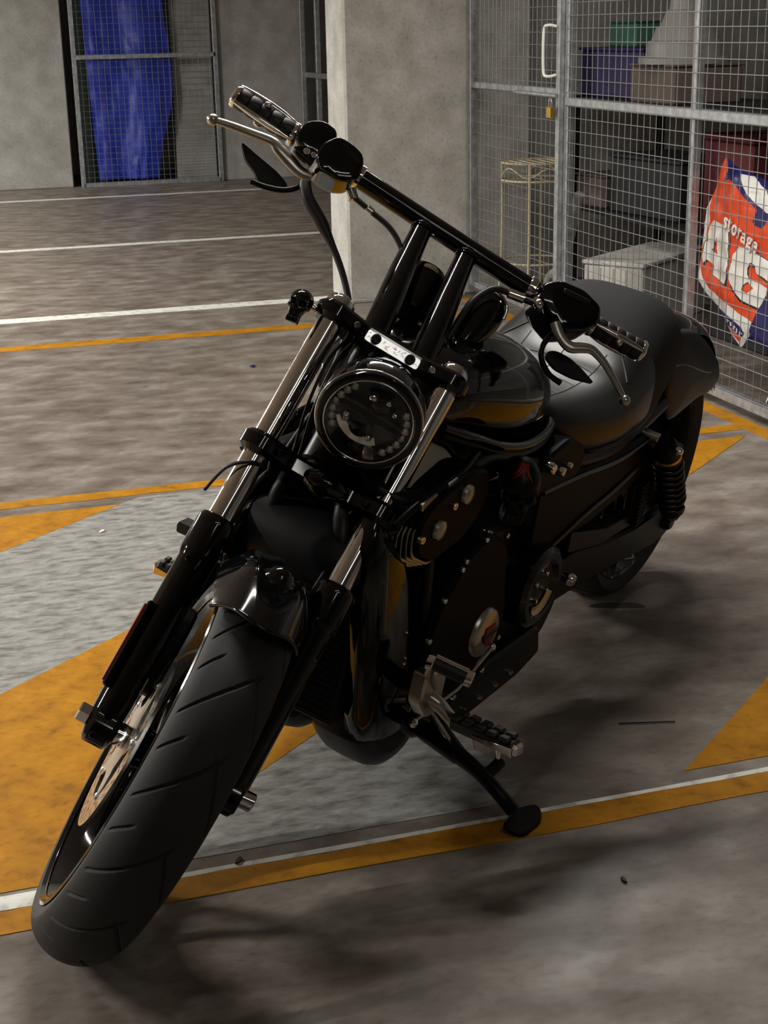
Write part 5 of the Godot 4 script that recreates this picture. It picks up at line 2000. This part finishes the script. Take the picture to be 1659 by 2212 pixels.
	# sump corner below the covers
	side_panel("sump", [[0.62, 0.125], [0.72, 0.105], [0.97, 0.105], [1.03, 0.16], [1.0, 0.21], [0.65, 0.20]], -0.17, 0.12, 0.02, 0.006, M.satin)
	for k in 4:
		var b := MB.new()
		b.lathe([Vector2(0.0005, 0.007), Vector2(0.005, 0.006), Vector2(0.006, 0.0)], Transform3D(Basis(Vector3(1, 0, 0), Vector3(0, 0, -1), Vector3(0, 1, 0)), Vector3(0.76 + 0.065 * k, 0.135, -0.17)), 12)
		bput("sump_bolt", b, M.steel)
	# throttle body and air pipe seen behind the rail
	var tb := MB.new()
	tb.tube(curve([Vector3(1.02, 0.46, -0.165), Vector3(1.0, 0.5, -0.17), Vector3(0.985, 0.53, -0.165)], 5), 0.009, 12)
	bput("oil_pipe", tb, M.alu)
	# skull cover hung on the left of the engine, red flame on its crown
	var up := Vector3(0.12, 0.95, -0.2).normalized()
	var fw := Vector3(0.72, -0.18, -0.66)
	fw = (fw - up * fw.dot(up)).normalized()
	var bs := Basis(up.cross(fw), up, fw)
	var xf := Transform3D(bs.scaled_local(Vector3(0.074, 0.078, 0.076)), Vector3(0.985, 0.635, -0.205))
	var sk := MB.new()
	sk.nets(skull_field, Vector3(-0.62, -0.95, -0.75), Vector3(0.62, 0.75, 0.72), 0.034, xf)
	var so := bput("skull_cover", sk, M.satin)
	so.set_meta("label", "matt black skull cover with red flames on its crown")
	var fl := MB.new()
	for k in 5:
		var a := lerpf(-0.95, 0.15, k / 4.0)
		var pts := []
		for q in 7:
			var t := q / 6.0
			var el := 1.35 - t * (0.75 + 0.25 * sin(k * 2.3))
			var aa := a + 0.22 * sin(t * 3.0 + k)
			var d := Vector3(sin(aa) * cos(el) * 0.505, 0.16 + sin(el) * 0.505, -0.06 + cos(aa) * cos(el) * 0.585)
			pts.append(xf * d)
		fl.tube(pts, lerps([0.0042, 0.0032, 0.0006], 7), 6, true, false, 0.4)
	put("flame", fl, M.red_paint, so)
	var hk := MB.new()
	hk.tube(curve([Vector3(0.97, 0.66, -0.12), Vector3(0.975, 0.66, -0.15), Vector3(0.985, 0.65, -0.175)], 4), 0.01, 10)
	put("bracket", hk, M.satin, so)

func tank_seat() -> void:
	var t := MB.new()
	t.loft(loft_stations([[0.685, 0.05, 0.655, 0.725], [0.70, 0.098, 0.640, 0.765], [0.74, 0.128, 0.637, 0.80], [0.82, 0.147, 0.640, 0.838], [0.92, 0.154, 0.655, 0.866], [1.02, 0.150, 0.688, 0.880], [1.11, 0.138, 0.725, 0.878], [1.19, 0.112, 0.755, 0.860], [1.24, 0.075, 0.775, 0.835]], 2.5, 48, 5, 0.42))
	var to := bput("tank_cover", t, M.gloss)
	to.set_meta("label", "gloss black tank cover")
	for q in [[0.0, 0.0095, M.gloss], [-0.014, 0.007, M.satin]]:
		for s in [-1.0, 1.0]:
			var e := MB.new()
			e.tube(curve([Vector3(0.695, 0.665 + q[0], s * 0.07), Vector3(0.715, 0.663 + q[0], s * 0.125), Vector3(0.78, 0.660 + q[0], s * 0.148), Vector3(0.88, 0.668 + q[0], s * 0.158), Vector3(0.98, 0.692 + q[0], s * 0.156), Vector3(1.07, 0.728 + q[0], s * 0.144), Vector3(1.15, 0.760 + q[0], s * 0.122)], 6), q[1], 12)
			put("tank_seam", e, q[2], to)
	var fc := MB.new()
	fc.lathe([Vector2(0.0005, 0.012), Vector2(0.02, 0.011), Vector2(0.028, 0.006), Vector2(0.03, -0.004)], Transform3D(Basis(Vector3(0, 0, 1), 0.05), Vector3(1.02, 0.879, 0.0)), 28)
	put("filler_cap", fc, M.gloss, to)
	# seat: broad saddle rising to a hump
	var st := [[0.745, 0.085, 0.63, 0.700], [0.715, 0.122, 0.60, 0.712], [0.66, 0.152, 0.575, 0.708], [0.58, 0.172, 0.553, 0.700], [0.50, 0.183, 0.545, 0.702], [0.43, 0.188, 0.54, 0.718], [0.36, 0.186, 0.54, 0.752], [0.29, 0.180, 0.545, 0.785], [0.22, 0.170, 0.555, 0.803], [0.15, 0.155, 0.575, 0.800], [0.09, 0.135, 0.60, 0.775], [0.055, 0.10, 0.63, 0.745]]
	var rings := loft_stations(st, 3.0, 56, 5, 0.40)
	# dish the riding part
	for r in rings:
		for k in r.size():
			var p: Vector3 = r[k]
			if p.y > 0.66 and p.x > 0.34:
				p.y -= 0.020 * (1.0 - pow(minf(1.0, absf(p.z) / 0.16), 2.0)) * smoothstep(0.34, 0.45, p.x) * smoothstep(0.75, 0.66, p.x)
				r[k] = p
	var s := MB.new()
	var split := 0
	while rings[split][0].x > 0.345:
		split += 1
	s.loft(rings.slice(0, split + 1))
	var so := bput("seat", s, M.leather)
	var hm := MB.new()
	hm.loft(rings.slice(split))
	put("seat_hump", hm, M.suede, so)
	so.set_meta("label", "black leather seat with quilted panel and raised rear hump")
	# seams: lines laid in the leather surface
	var top_at := func(x: float, z: float) -> Vector3:
		var best := Vector3(x, 0.0, z)
		var bd := 1e9
		for r in rings:
			for p in r:
				if p.y > 0.63:
					var d := absf(p.x - x) * 1.0 + absf(p.z - z)
					if d < bd:
						bd = d
						best = p
		return Vector3(x, best.y, z)
	var surf := func(x: float, z: float) -> Vector3:
		# height of the skin above (x, z) by the section formula
		var i := 0
		while i < rings.size() - 2 and rings[i + 1][0].x > x:
			i += 1
		var t2 := inverse_lerp(rings[i][0].x, rings[i + 1][0].x, x)
		var h := []
		for q in 2:
			var r: PackedVector3Array = rings[i + q]
			var y := 0.6
			for k in r.size() / 2:
				var a := r[k]
				var b := r[(k + 1)]
				if (a.z - z) * (b.z - z) <= 0.0 and absf(a.z - b.z) > 1e-6:
					y = maxf(y, lerpf(a.y, b.y, (z - a.z) / (b.z - a.z)))
			h.append(y)
		return Vector3(x, lerpf(h[0], h[1], clampf(t2, 0, 1)) + 0.0002, z)
	var seam := func(pts: Array, r: float) -> void:
		var m := MB.new()
		var p := []
		for q in pts:
			p.append(surf.call(q.x, q.y))
		m.tube(p, r, 6)
		put("seam", m, M.rubber, so)
	for x in [0.60, 0.52, 0.44]:
		var pts := []
		for k in 17:
			pts.append(Vector2(x + 0.02 * pow(k / 8.0 - 1.0, 2.0), lerpf(-0.09, 0.09, k / 16.0)))
		seam.call(pts, 0.0011)
	for z in [-0.09, 0.0, 0.09]:
		var pts := []
		for k in 17:
			pts.append(Vector2(lerpf(0.40, 0.66, k / 16.0), z))
		seam.call(pts, 0.0011)
	# piping at the front of the hump and along the seat sides
	var hp := []
	for k in 21:
		var z := lerpf(-0.16, 0.16, k / 20.0)
		hp.append(Vector2(0.335 + 0.10 * pow(absf(z) / 0.16, 2.0), z))
	seam.call(hp, 0.0026)
	for sg in [-1.0, 1.0]:
		var pp := MB.new()
		var p := []
		for q in st:
			if q[0] < 0.72:
				p.append(Vector3(q[0], q[2] + 0.012, sg * q[1] * 0.86))
		pp.tube(curve(p, 4), 0.008, 8)
		put("seat_base", pp, M.satin, so)

func rear_end() -> void:
	# tail: arched shell over the tyre with flat skirts
	var rows := []
	var inn := []
	for i in 25:
		var t := i / 24.0
		var a := lerpf(0.95, 2.62, t)     # from the front of the arch to the back
		var row := PackedVector3Array()
		var r2 := PackedVector3Array()
		var R := 0.362 + 0.035 * sin(t * PI) + 0.0 * t
		for j in 25:
			var s := lerpf(-1.0, 1.0, j / 24.0)
			var rr := R - 0.035 * pow(absf(s), 5.0)
			row.append(Vector3(cos(a) * rr, 0.325 + sin(a) * rr, 0.128 * s))
			r2.append(Vector3(cos(a) * (rr - 0.006), 0.325 + sin(a) * (rr - 0.006), 0.124 * s))
		rows.append(row)
		inn.append(r2)
	var f := MB.new()
	f.sheet(rows, false, false, Vector3(0, 1, 0))
	f.sheet(inn, false, false, Vector3(0, -1, 0))
	var fo := bput("rear_fender", f, M.gloss)
	fo.set_meta("label", "gloss black tail fender over the wide rear tyre")
	for s in [-1.0, 1.0]:
		var sk := MB.new()
		var outl := round_poly(v2([[0.145, 0.735], [0.02, 0.712], [-0.10, 0.655], [-0.205, 0.590], [-0.25, 0.535], [-0.19, 0.512], [-0.10, 0.518], [-0.01, 0.506], [0.07, 0.498], [0.125, 0.56], [0.16, 0.655]]), 0.025, 4)
		var cc := Vector2(-0.02, 0.605)
		var rg := []
		for q in [[1.0, 0.122], [1.0, 0.136], [0.985, 0.142], [0.94, 0.147], [0.8, 0.151], [0.55, 0.155], [0.25, 0.157]]:
			var row := PackedVector3Array()
			for p in outl:
				var pp: Vector2 = cc + (p - cc) * q[0]
				row.append(Vector3(pp.x, pp.y, s * q[1]))
			rg.append(row)
		sk.loft(rg)
		put("fender_skirt", sk, M.satin, fo)
		var lip := MB.new()
		lip.tube(curve([Vector3(0.13, 0.655, s * 0.147), Vector3(0.05, 0.640, s * 0.153), Vector3(-0.05, 0.605, s * 0.155), Vector3(-0.15, 0.575, s * 0.150), Vector3(-0.225, 0.548, s * 0.142)], 5), 0.004, 8)
		put("skirt_crease", lip, M.gloss, fo)
	var tl := MB.new()
	tl.box(Vector3(-0.30, 0.55, 0), Vector3(0.03, 0.05, 0.12), 0.008)
	bput("tail_lamp", tl, M.red_paint)
	# swing arm, both sides
	for s in [-1.0, 1.0]:
		var sa := side_panel("swing_arm", [[0.66, 0.335], [0.535, 0.335], [0.375, 0.305], [0.212, 0.285], [0.06, 0.282], [-0.04, 0.262], [-0.06, 0.225], [-0.03, 0.19], [0.06, 0.185], [0.212, 0.205], [0.40, 0.228], [0.66, 0.245]], s * 0.135, s * 0.175, 0.025, 0.006, M.satin)
		var ax := MB.new()
		ax.lathe([Vector2(0.0005, 0.018), Vector2(0.015, 0.017), Vector2(0.02, 0.012), Vector2(0.022, 0.0), Vector2(0.034, -0.001), Vector2(0.036, -0.008)], Transform3D(Basis(Vector3(1, 0, 0), Vector3(0, 0, s), Vector3(0, -s, 0)), Vector3(0.0, 0.325 - 0.09, s * 0.175)), 24)
		put("axle_end", ax, M.black_metal, sa)
	# drive belt and its guard on the left
	var bg := side_panel("belt_guard", [[0.60, 0.40], [0.40, 0.345], [0.2, 0.33], [0.02, 0.345], [0.0, 0.325], [0.2, 0.305], [0.42, 0.315], [0.6, 0.355]], -0.176, -0.14, 0.01, 0.004, M.satin)
	var pu := MB.new()
	pu.lathe([Vector2(0.03, 0.006), Vector2(0.10, 0.006), Vector2(0.104, 0.012), Vector2(0.104, -0.014), Vector2(0.03, -0.012)], Transform3D(Basis(Vector3(1, 0, 0), Vector3(0, 0, -1), Vector3(0, 1, 0)), Vector3(0, 0.325, -0.142)), 48)
	bput("rear_pulley", pu, M.black_metal)
	# side cover under the seat
	var scv := side_panel("side_cover", [[0.80, 0.565], [0.62, 0.545], [0.42, 0.525], [0.245, 0.53], [0.15, 0.50], [0.17, 0.44], [0.325, 0.405], [0.485, 0.39], [0.68, 0.385], [0.80, 0.43]], -0.172, -0.135, 0.03, 0.008, M.cover)
	side_panel("side_cover", [[0.80, 0.565], [0.62, 0.545], [0.42, 0.525], [0.245, 0.53], [0.15, 0.50], [0.17, 0.44], [0.325, 0.405], [0.485, 0.39], [0.68, 0.385], [0.80, 0.43]], 0.135, 0.172, 0.03, 0.008, M.cover)
	for q in [[[0.79, 0.548], [0.62, 0.535], [0.42, 0.512], [0.25, 0.515]], [[0.70, 0.40], [0.55, 0.425], [0.4, 0.44], [0.2, 0.475]]]:
		var e := MB.new()
		var p := []
		for w in q:
			p.append(Vector3(w[0], w[1], -0.174))
		e.tube(curve(p, 5), 0.0055, 8)
		put("cover_crease", e, M.gloss, scv)
	# finned regulator
	var rg := MB.new()
	rg.box(Vector3(0.245, 0.362, -0.165), Vector3(0.05, 0.105, 0.02), 0.003, Basis(Vector3(0, 0, 1), -0.12))
	var ro := bput("regulator", rg, M.satin)
	for k in 11:
		var fb := MB.new()
		fb.box(Vector3(0.240 + 0.0012 * k, 0.314 + 0.0096 * k, -0.182), Vector3(0.044, 0.0028, 0.02), 0.0008, Basis(Vector3(0, 0, 1), -0.12))
		put("regulator_fin", fb, M.black_metal, ro)
	# shock absorber, left and right
	for s in [-1.0, 1.0]:
		var a := Vector3(0.228, 0.502, s * 0.208)
		var b := Vector3(0.062, 0.288, s * 0.205)
		var d := (b - a).normalized()
		var xf := along(a, d)
		var L := (b - a).length()
		var body := MB.new()
		body.lathe([Vector2(0.001, -0.016), Vector2(0.02, -0.015), Vector2(0.026, -0.006), Vector2(0.030, 0.01), Vector2(0.031, 0.045), Vector2(0.026, 0.05), Vector2(0.019, 0.055), Vector2(0.019, L - 0.05), Vector2(0.028, L - 0.045), Vector2(0.030, L - 0.02), Vector2(0.022, L - 0.005), Vector2(0.016, L + 0.014), Vector2(0.001, L + 0.015)], xf, 28)
		var so := bput("shock_absorber", body, M.satin)
		var hx := MB.new()
		var pth := []
		for k in 150:
			var t := k / 149.0
			var an := TAU * 7.5 * t
			pth.append(xf * Vector3(cos(an) * 0.030, lerpf(0.05, L - 0.045, t), sin(an) * 0.030))
		hx.tube(pth, 0.0055, 8)
		put("coil_spring", hx, M.gloss, so)
		var cb := MB.new()
		cb.lathe([Vector2(0.0005, 0.012), Vector2(0.006, 0.011), Vector2(0.0095, 0.006), Vector2(0.010, 0.0), Vector2(0.010, -0.01)], Transform3D(Basis(Vector3(1, 0, 0), Vector3(0, 0, s), Vector3(0, -s, 0)), a + Vector3(0, 0, s * 0.026)), 18)
		put("mount_bolt", cb, M.chrome, so)
		var st := MB.new()
		cyl(st, Vector3(0.255, 0.528, s * 0.150), Vector3(0.248, 0.522, s * 0.192), 0.0125, 20)
		put("mount_stud", st, M.steel, so)
		var yl := MB.new()
		yl.lathe([Vector2(0.0312, 0.022), Vector2(0.0315, 0.024), Vector2(0.0315, 0.030), Vector2(0.0312, 0.032)], xf, 28)
		put("preload_ring", yl, M.brass, so)

func controls() -> void:
	# side stand: forked pivot, leg, spur and foot on the floor
	var st := MB.new()
	st.tube([Vector3(1.14, 0.190, -0.150), Vector3(1.150, 0.185, -0.20), Vector3(1.155, 0.176, -0.27)], [0.015, 0.016, 0.017], 14)
	st.tube([Vector3(1.118, 0.222, -0.178), Vector3(1.14, 0.20, -0.22), Vector3(1.155, 0.176, -0.27)], [0.013, 0.014, 0.016], 14)
	var p := curve([Vector3(1.155, 0.178, -0.265), Vector3(1.165, 0.170, -0.32), Vector3(1.172, 0.150, -0.37), Vector3(1.165, 0.128, -0.395)], 5)
	st.tube(p, lerps([0.0165, 0.0135, 0.0125, 0.0135], p.size()), 14)
	var so := bput("side_stand", st, M.satin)
	so.set_meta("label", "black side stand with its foot on the yellow line")
	var sp := MB.new()
	sp.tube(curve([Vector3(1.168, 0.168, -0.325), Vector3(1.145, 0.172, -0.333), Vector3(1.12, 0.178, -0.335)], 4), 0.011, 12)
	put("stand_spur", sp, M.satin, so)
	var ft := MB.new()
	# foot plate: lies in the floor plane of the leaning bike
	var fx := Transform3D(Basis(Vector3(1, 0, 0), Vector3(0, 0.9793, -0.2022), Vector3(0, 0.2022, 0.9793)), Vector3(1.160, 0.100, -0.412))
	ft.prism(round_poly(v2([[0.04, -0.020], [0.03, 0.022], [-0.03, 0.026], [-0.062, 0.010], [-0.062, -0.008], [-0.02, -0.026]]), 0.014), 0.0, 0.014, 0.004, fx * Transform3D(Basis(Vector3(1, 0, 0), Vector3(0, 0, -1), Vector3(0, 1, 0)), Vector3.ZERO))
	put("stand_foot", ft, M.satin, so)
	var sb := MB.new()
	cyl(sb, Vector3(1.13, 0.205, -0.165), Vector3(1.13, 0.205, -0.205), 0.013, 18)
	put("stand_pivot", sb, M.steel, so)
	var sg := MB.new()
	sg.tube([Vector3(1.14, 0.225, -0.19), Vector3(1.16, 0.18, -0.275)], 0.006, 8)
	put("stand_spring", sg, M.steel, so)

	# left foot control: mount, rubber peg, shift lever
	var mt := MB.new()
	mt.prism(round_poly(v2([[1.235, 0.39], [1.31, 0.405], [1.315, 0.35], [1.28, 0.305], [1.24, 0.315]]), 0.012), -0.255, -0.225, 0.004)
	mt.tube(curve([Vector3(1.275, 0.345, -0.24), Vector3(1.272, 0.338, -0.265), Vector3(1.262, 0.318, -0.285), Vector3(1.262, 0.312, -0.30)], 5), [0.016, 0.016, 0.015, 0.0145, 0.014, 0.0135, 0.013, 0.0125, 0.012, 0.012, 0.0115, 0.0115, 0.011, 0.011, 0.011, 0.011], 16)
	var mo := bput("foot_control", mt, M.alu)
	mo.set_meta("label", "polished left foot control bracket")
	var ar := MB.new()
	ar.tube([Vector3(1.20, 0.30, -0.14), Vector3(1.25, 0.34, -0.20), Vector3(1.275, 0.36, -0.24)], 0.017, 14)
	put("control_arm", ar, M.satin, mo)
	foot_peg(Vector3(1.266, 0.316, -0.296), Vector3(1.285, 0.332, -0.425), -1.0, "left foot peg with rubber blocks and a chrome end")
	var sl := MB.new()
	sl.tube(curve([Vector3(1.27, 0.365, -0.25), Vector3(1.30, 0.40, -0.252), Vector3(1.318, 0.435, -0.262)], 5), 0.009, 12)
	var slo := bput("shift_lever", sl, M.alu)
	var tp := MB.new()
	tp.tube([Vector3(1.318, 0.438, -0.262), Vector3(1.302, 0.428, -0.325)], 0.0125, 16)
	put("toe_peg", tp, M.rubber, slo)
	var tc := MB.new()
	cyl(tc, Vector3(1.3035, 0.429, -0.319), Vector3(1.3005, 0.427, -0.331), 0.0138, 18)
	cyl(tc, Vector3(1.319, 0.4385, -0.255), Vector3(1.3175, 0.4375, -0.268), 0.0145, 18)
	tc.tube([Vector3(1.316, 0.451, -0.268), Vector3(1.304, 0.4425, -0.323)], 0.0042, 8)
	put("toe_peg_trim", tc, M.chrome, slo)
	var lk := MB.new()
	lk.tube([Vector3(1.27, 0.352, -0.232), Vector3(1.12, 0.282, -0.222), Vector3(1.008, 0.318, -0.222)] if false else [Vector3(1.215, 0.245, -0.20), Vector3(1.112, 0.275, -0.222), Vector3(1.005, 0.318, -0.225)], 0.0042, 10)
	var lko := bput("shift_rod", lk, M.steel)
	var lb := MB.new()
	lb.ball(Vector3(1.003, 0.319, -0.225), 0.008, 12)
	lb.ball(Vector3(1.218, 0.243, -0.20), 0.009, 12)
	put("rod_end", lb, M.chrome, lko)
	# right side: foot peg, mount and brake lever stub
	var mr := MB.new()
	mr.prism(round_poly(v2([[1.22, 0.40], [1.30, 0.41], [1.30, 0.33], [1.23, 0.32]]), 0.012), 0.215, 0.245, 0.004)
	mr.tube([Vector3(1.22, 0.31, 0.14), Vector3(1.25, 0.35, 0.22), Vector3(1.255, 0.34, 0.28)], 0.015, 14)
	var mro := bput("foot_control", mr, M.satin)
	mro.set_meta("label", "black right foot control bracket")
	foot_peg(Vector3(1.25, 0.34, 0.275), Vector3(1.262, 0.348, 0.355), 1.0, "right foot peg behind the fork leg")
	var bl := MB.new()
	bl.tube(curve([Vector3(1.25, 0.36, 0.25), Vector3(1.25, 0.40, 0.27), Vector3(1.232, 0.425, 0.29)], 5), 0.009, 10)
	bl.box(Vector3(1.226, 0.428, 0.315), Vector3(0.035, 0.022, 0.05), 0.004)
	bput("brake_pedal", bl, M.satin)
	# twin pipes along the right side
	for y in [0.21, 0.29]:
		var ex := MB.new()
		ex.tube(curve([Vector3(1.12, y + 0.18, 0.15), Vector3(1.16, y + 0.08, 0.19), Vector3(1.05, y, 0.205), Vector3(0.8, y - 0.01, 0.21), Vector3(0.3, y, 0.215), Vector3(-0.2, y + 0.02, 0.22)], 6), lerps([0.021, 0.023, 0.026, 0.038, 0.04, 0.04], 31), 20)
		bput("exhaust_pipe", ex, M.satin)

func foot_peg(a: Vector3, b: Vector3, s: float, label: String) -> void:
	var xf := along(a, b - a, Vector3(0, 1, 0))     # local y along the peg, x and z across
	var L := (b - a).length()
	# make local z point upwards
	var y := (b - a).normalized()
	var up := (Vector3.UP - y * y.y).normalized()
	xf = Transform3D(Basis(y.cross(up), y, up), a)
	var core := MB.new()
	core.box(xf * Vector3(0, L * 0.5, 0), Vector3(0.030, L, 0.024), 0.005, xf.basis)
	var o := bput("foot_peg", core, M.rubber)
	o.set_meta("label", label)
	for r in 2:
		for k in 5:
			var p := MB.new()
			p.box(xf * Vector3(-0.0095 + 0.019 * r, L * (0.1 + 0.19 * k), 0.0145), Vector3(0.016, L * 0.15, 0.009), 0.003, xf.basis)
			put("rubber_block", p, M.rubber, o)
	var e := MB.new()
	e.box(xf * Vector3(0, L * 1.0, -0.001), Vector3(0.026, 0.014, 0.022), 0.005, xf.basis)
	for sg in [-1.0, 1.0]:
		e.prism([Vector2(0, -0.002), Vector2(L * 0.62, -0.0085), Vector2(L * 0.62, 0.008), Vector2(0, 0.002)], 0.0, 0.003, 0.0008, xf * Transform3D(Basis(Vector3(0, 1, 0), Vector3(0, 0, 1), Vector3(1, 0, 0)), Vector3(0.0145 * sg - (0.0 if sg > 0 else 0.003), L * 0.38, -0.002)))
	put("chrome_end", e, M.chrome, o)
	var fe := MB.new()
	fe.tube([xf * Vector3(0, L * 0.72, -0.010), xf * Vector3(0, L * 0.74, -0.032)], [0.005, 0.003], 10)
	put("peg_feeler", fe, M.chrome, o)

# ------------------------------------------------------------------ bits lying on the floor
func litter() -> void:
	var rg := RandomNumberGenerator.new()
	rg.seed = 12
	var words := [["dry leaf scrap", M.leaf], ["dark grit chip", M.dark_goods]]
	var spots := [[Vector2(0.41, -2.20), 1, 0.016, "dark chip lying on the white edge left of the side stand"], [Vector2(-0.02, -3.10), 1, 0.02, "dark chip on the pale patch beside the front wheel"], [Vector2(2.2, -13.3), 0, 0.05, "yellow leaf on the floor below the far cage gate"], [Vector2(1.30, -6.0), 1, 0.03, "small blue scrap on the floor behind the skull ornament"], [Vector2(1.0, -1.93), 1, 0.012, "dark chip on the brown floor at the lower right"], [Vector2(0.42, -4.05), 1, 0.018, "pale chip by the far end of the pale patch"]]
	for q in spots:
		var m := MB.new()
		var pl := []
		for k in 7:
			var a := TAU * k / 7
			pl.append(Vector2(cos(a) * q[2] * rg.randf_range(0.6, 1.0), sin(a) * q[2] * 0.45 * rg.randf_range(0.6, 1.0)))
		m.prism(pl, 0.0, 0.003, 0.0008)
		var mt: Material = words[q[1]][1]
		if q[3].contains("blue"):
			mt = M.navy
		if q[3].contains("pale chip"):
			mt = M.label_white
		tag(put("floor_scrap", m, mt, null, Transform3D(Basis(Vector3(1, 0, 0), Vector3(0, 0, -1), Vector3(0, 1, 0)).rotated(Vector3.UP, rg.randf_range(0, 3)), Vector3(q[0].x, 0.0014, q[0].y))), q[3], "scrap")
	var tw := MB.new()
	tw.tube([Vector3(-0.055, 0.0025, 0), Vector3(0, 0.003, 0.001), Vector3(0.06, 0.0025, 0)], 0.0016, 6)
	tag(put("twig", tw, M.dark_goods, null, Transform3D(Basis(Vector3.UP, -0.27), Vector3(1.30, 0.0004, -2.44))), "thin dark twig on the floor right of the foot peg", "twig")
